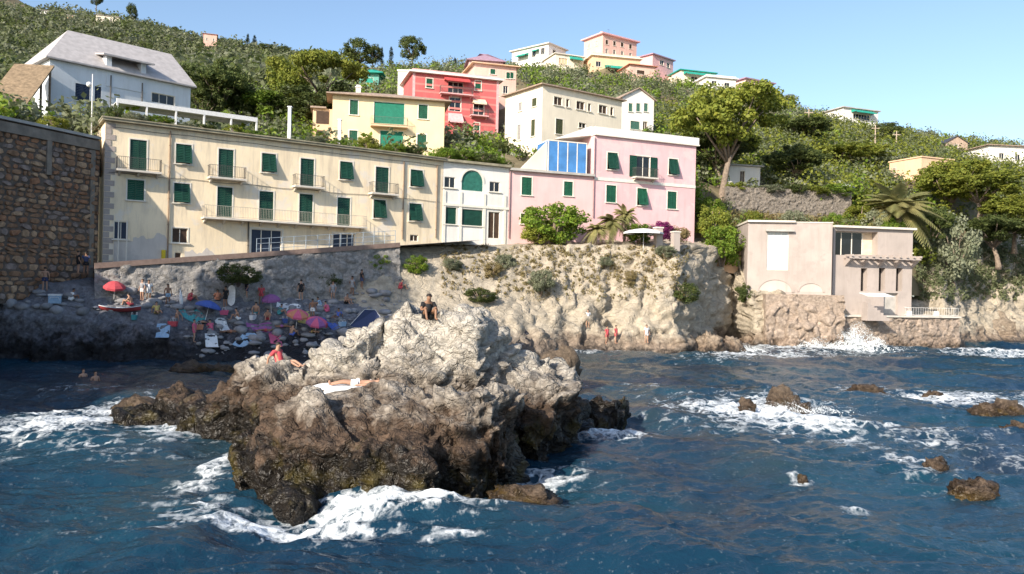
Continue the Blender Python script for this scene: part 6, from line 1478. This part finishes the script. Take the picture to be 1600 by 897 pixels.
# ------------------------------------------------------------------ street lamp, pergola, masts, wires on the slope
p = at(143, 204, 66); e = empty('street_lamp', (p.x, p.y, 17.1), 0, 'white lamp post with a globe in front of the grey roofed house', 'lamp'); zt = at(143, 116, 66).z-17.1; zg = at(139, 132, 66).z-17.1
MB().tube([(0, 0, 0), (0, 0, zt)], .05, 8).build('post', W['white'], e); MB().tube([(0, 0, zg), (-.25, 0, zg+.05)], .03, 6).build('arm', W['white'], e)
bm = bmesh.new(); bmesh.ops.create_icosphere(bm, subdivisions=3, radius=.22); me = bpy.data.meshes.new('globe'); bm.to_mesh(me); bm.free(); me.materials.append(W['white']); me.polygons.foreach_set('use_smooth', [True]*len(me.polygons)); link('globe', me, e, T(-.28, 0, zg))
A, B = at(182, 161, 69), at(402, 184, 76); e = empty('roof_pergola', (A.x, A.y, 17.9), math.atan2(B.y-A.y, B.x-A.x), 'long white pergola beam above the roof terrace', 'pergola'); Lp = math.hypot(B.x-A.x, B.y-A.y); hz = (A.z+B.z)/2-17.9
MB().box(0, -.12, hz-.2, Lp, .12, hz+.2).build('beam', W['white'], e); MB().box(0, 2.4, hz-.2, Lp, 2.6, hz+.1).build('beam', W['white'], e)
for k in range(6): MB().box(Lp*k/5-.07+.07*(k == 0)-.07*(k == 5), -.1, 0, Lp*k/5+.07+.07*(k == 0)-.07*(k == 5), .1, hz-.2).build('post', W['white'], e)
MB().box(.1, .125, hz+.02, Lp-.1, 2.39, hz+.08).build('canopy', W['white'], e)
for px, t, bt, d, lb in [(453, 168, 222, 75, 'white terrace pillar left of the yellow villa'), (531, 188, 226, 78, 'slim white pillar in front of the yellow villa')]:
    a_, b_ = at(px, t, d), at(px, bt, d); e = empty('terrace_pillar', (a_.x, a_.y, ZR-.3), 0, lb, 'pillar'); hh = a_.z-ZR+.3; MB().box(-.14, -.14, 0, .14, .14, hh).build('shaft', W['white'], e); MB().box(-.2, -.2, hh+.001, .2, .2, hh+.1).build('cap', W['white'], e)
for px, t, bt, d, lb in [(1264, 170, 222, 150, 'pale mast on the slope right of the big pine'), (1401, 205, 240, 165, 'thin pale mast below the right skyline'), (1368, 195, 235, 165, 'thin mast below the white skyline house')]:
    a_, b_ = at(px, t, d), at(px, bt, d); z = min(b_.z, ground(b_.x, b_.y)); e = empty('utility_mast', (a_.x, a_.y, z), 0, lb, 'mast'); MB().tube([(0, 0, 0), (0, 0, a_.z-z)], [.16, .1], 8).build('pole', M_palebark, e); MB().box(-.8, -.06, a_.z-z-.8, .8, .06, a_.z-z-.65).build('crossarm', M_palebark, e)
for px, py, h_, lb in [(1028, 378, 1.9, 'white gate pillar at the cliff top below the bougainvillea'), (1055, 380, 1.6, 'second white gate pillar right of the bougainvillea')]:
    p = rest(px, py+8, 0, ('cliff',)); e = empty('gate_pillar', p, .3, lb, 'pillar'); MB().box(-.35, -.35, -.3, .35, .35, h_).build('shaft', M_stonepale, e); MB().box(-.42, -.42, h_+.001, .42, .42, h_+.14).build('cap', M_paleconc, e)
# brown lean-to beside the grey roofed house
A = at(20, 182, 68); B = at(76, 105, 74); e = empty('lean_to', (A.x, A.y, 17.0), math.atan2(B.y-A.y, B.x-A.x), 'brown sloping lean-to at the left of the grey roofed house', 'lean-to'); L_ = math.hypot(B.x-A.x, B.y-A.y); h0, h1 = A.z-17.0, B.z-17.0
MB().add([(0, -.5, h0), (L_, -.5, h1), (L_, 3, h1), (0, 3, h0), (0, -.5, h0+.18), (L_, -.5, h1+.18), (L_, 3, h1+.18), (0, 3, h0+.18)], [(0, 3, 2, 1), (4, 5, 6, 7), (0, 1, 5, 4), (1, 2, 6, 5), (2, 3, 7, 6), (3, 0, 4, 7)]).build('roof', plain('straw_roof', (.22, .16, .10), .9, .35), e)
for t in (0.1, .4, .7, .97): MB().box(L_*t-.08, -.3, 0, L_*t+.08, -.15, h0+(h1-h0)*t).build('post', M_bark, e)
MB().box(.2, 2.5, 0, L_-.1, 2.6, h0+.1).build('back_wall', M_tile, e)

# ------------------------------------------------------------------ spray where waves burst
def spray(name, px, py, d, w, h_, n, label, seed, dens=1.0):
    rng = np.random.default_rng(seed); c = at(px, py, d); t = rng.uniform(0, 1, n)**1.6; a = rng.normal(size=n)*.42
    x = c.x+w*a*(.75+.5*t)+.08*w*np.sin(t*7+a*9); y = d+rng.normal(size=n)*w*.16; z = t*h_*np.clip(1-np.abs(a)*1.0, .06, 1)*(.55+.45*np.abs(np.sin(a*7+1.0)))
    s = rng.uniform(.006, .036, n)*(1.25-t)*dens; o = np.array([(1, 0, 0), (-1, 0, 0), (0, 1, 0), (0, -1, 0), (0, 0, 1), (0, 0, -1)], float)
    V = (np.stack([x, y, z], 1)[:, None]+o[None]*s[:, None, None]*rng.uniform(.7, 1.6, (n, 1, 3))).reshape(-1, 3); f = np.array([(0, 2, 4), (2, 1, 4), (1, 3, 4), (3, 0, 4), (2, 0, 5), (1, 2, 5), (3, 1, 5), (0, 3, 5)])
    q = (f[None]+np.arange(n)[:, None, None]*6).reshape(-1, 3); tag(link(name, np_mesh(name, V, q, M_spray, True)), label, 'spray', kind='stuff')
M_spray = bpy.data.materials.new('spray_water'); n_, l_, b_ = nodes_of(M_spray); b_.inputs['Base Color'].default_value = (.82, .86, .88, 1); b_.inputs['Roughness'].default_value = .6; b_.inputs['Subsurface Weight'].default_value = .0
spray('sea_spray', 1335, 545, 87.2, 4.6, 3.4, 8000, 'white burst of spray against the sea wall', 1, 2.4); spray('sea_spray', 1275, 545, 86, 3.6, 1.6, 3500, 'low spray below the villa base', 2, 1.8)
spray('sea_spray', 1240, 640, 41, 3.0, .7, 2500, 'spray round the jagged surf rock', 5, .6); spray('sea_spray', 1160, 555, 82, 3.0, .9, 2000, 'surf spray left of the villa', 6, 1.6)
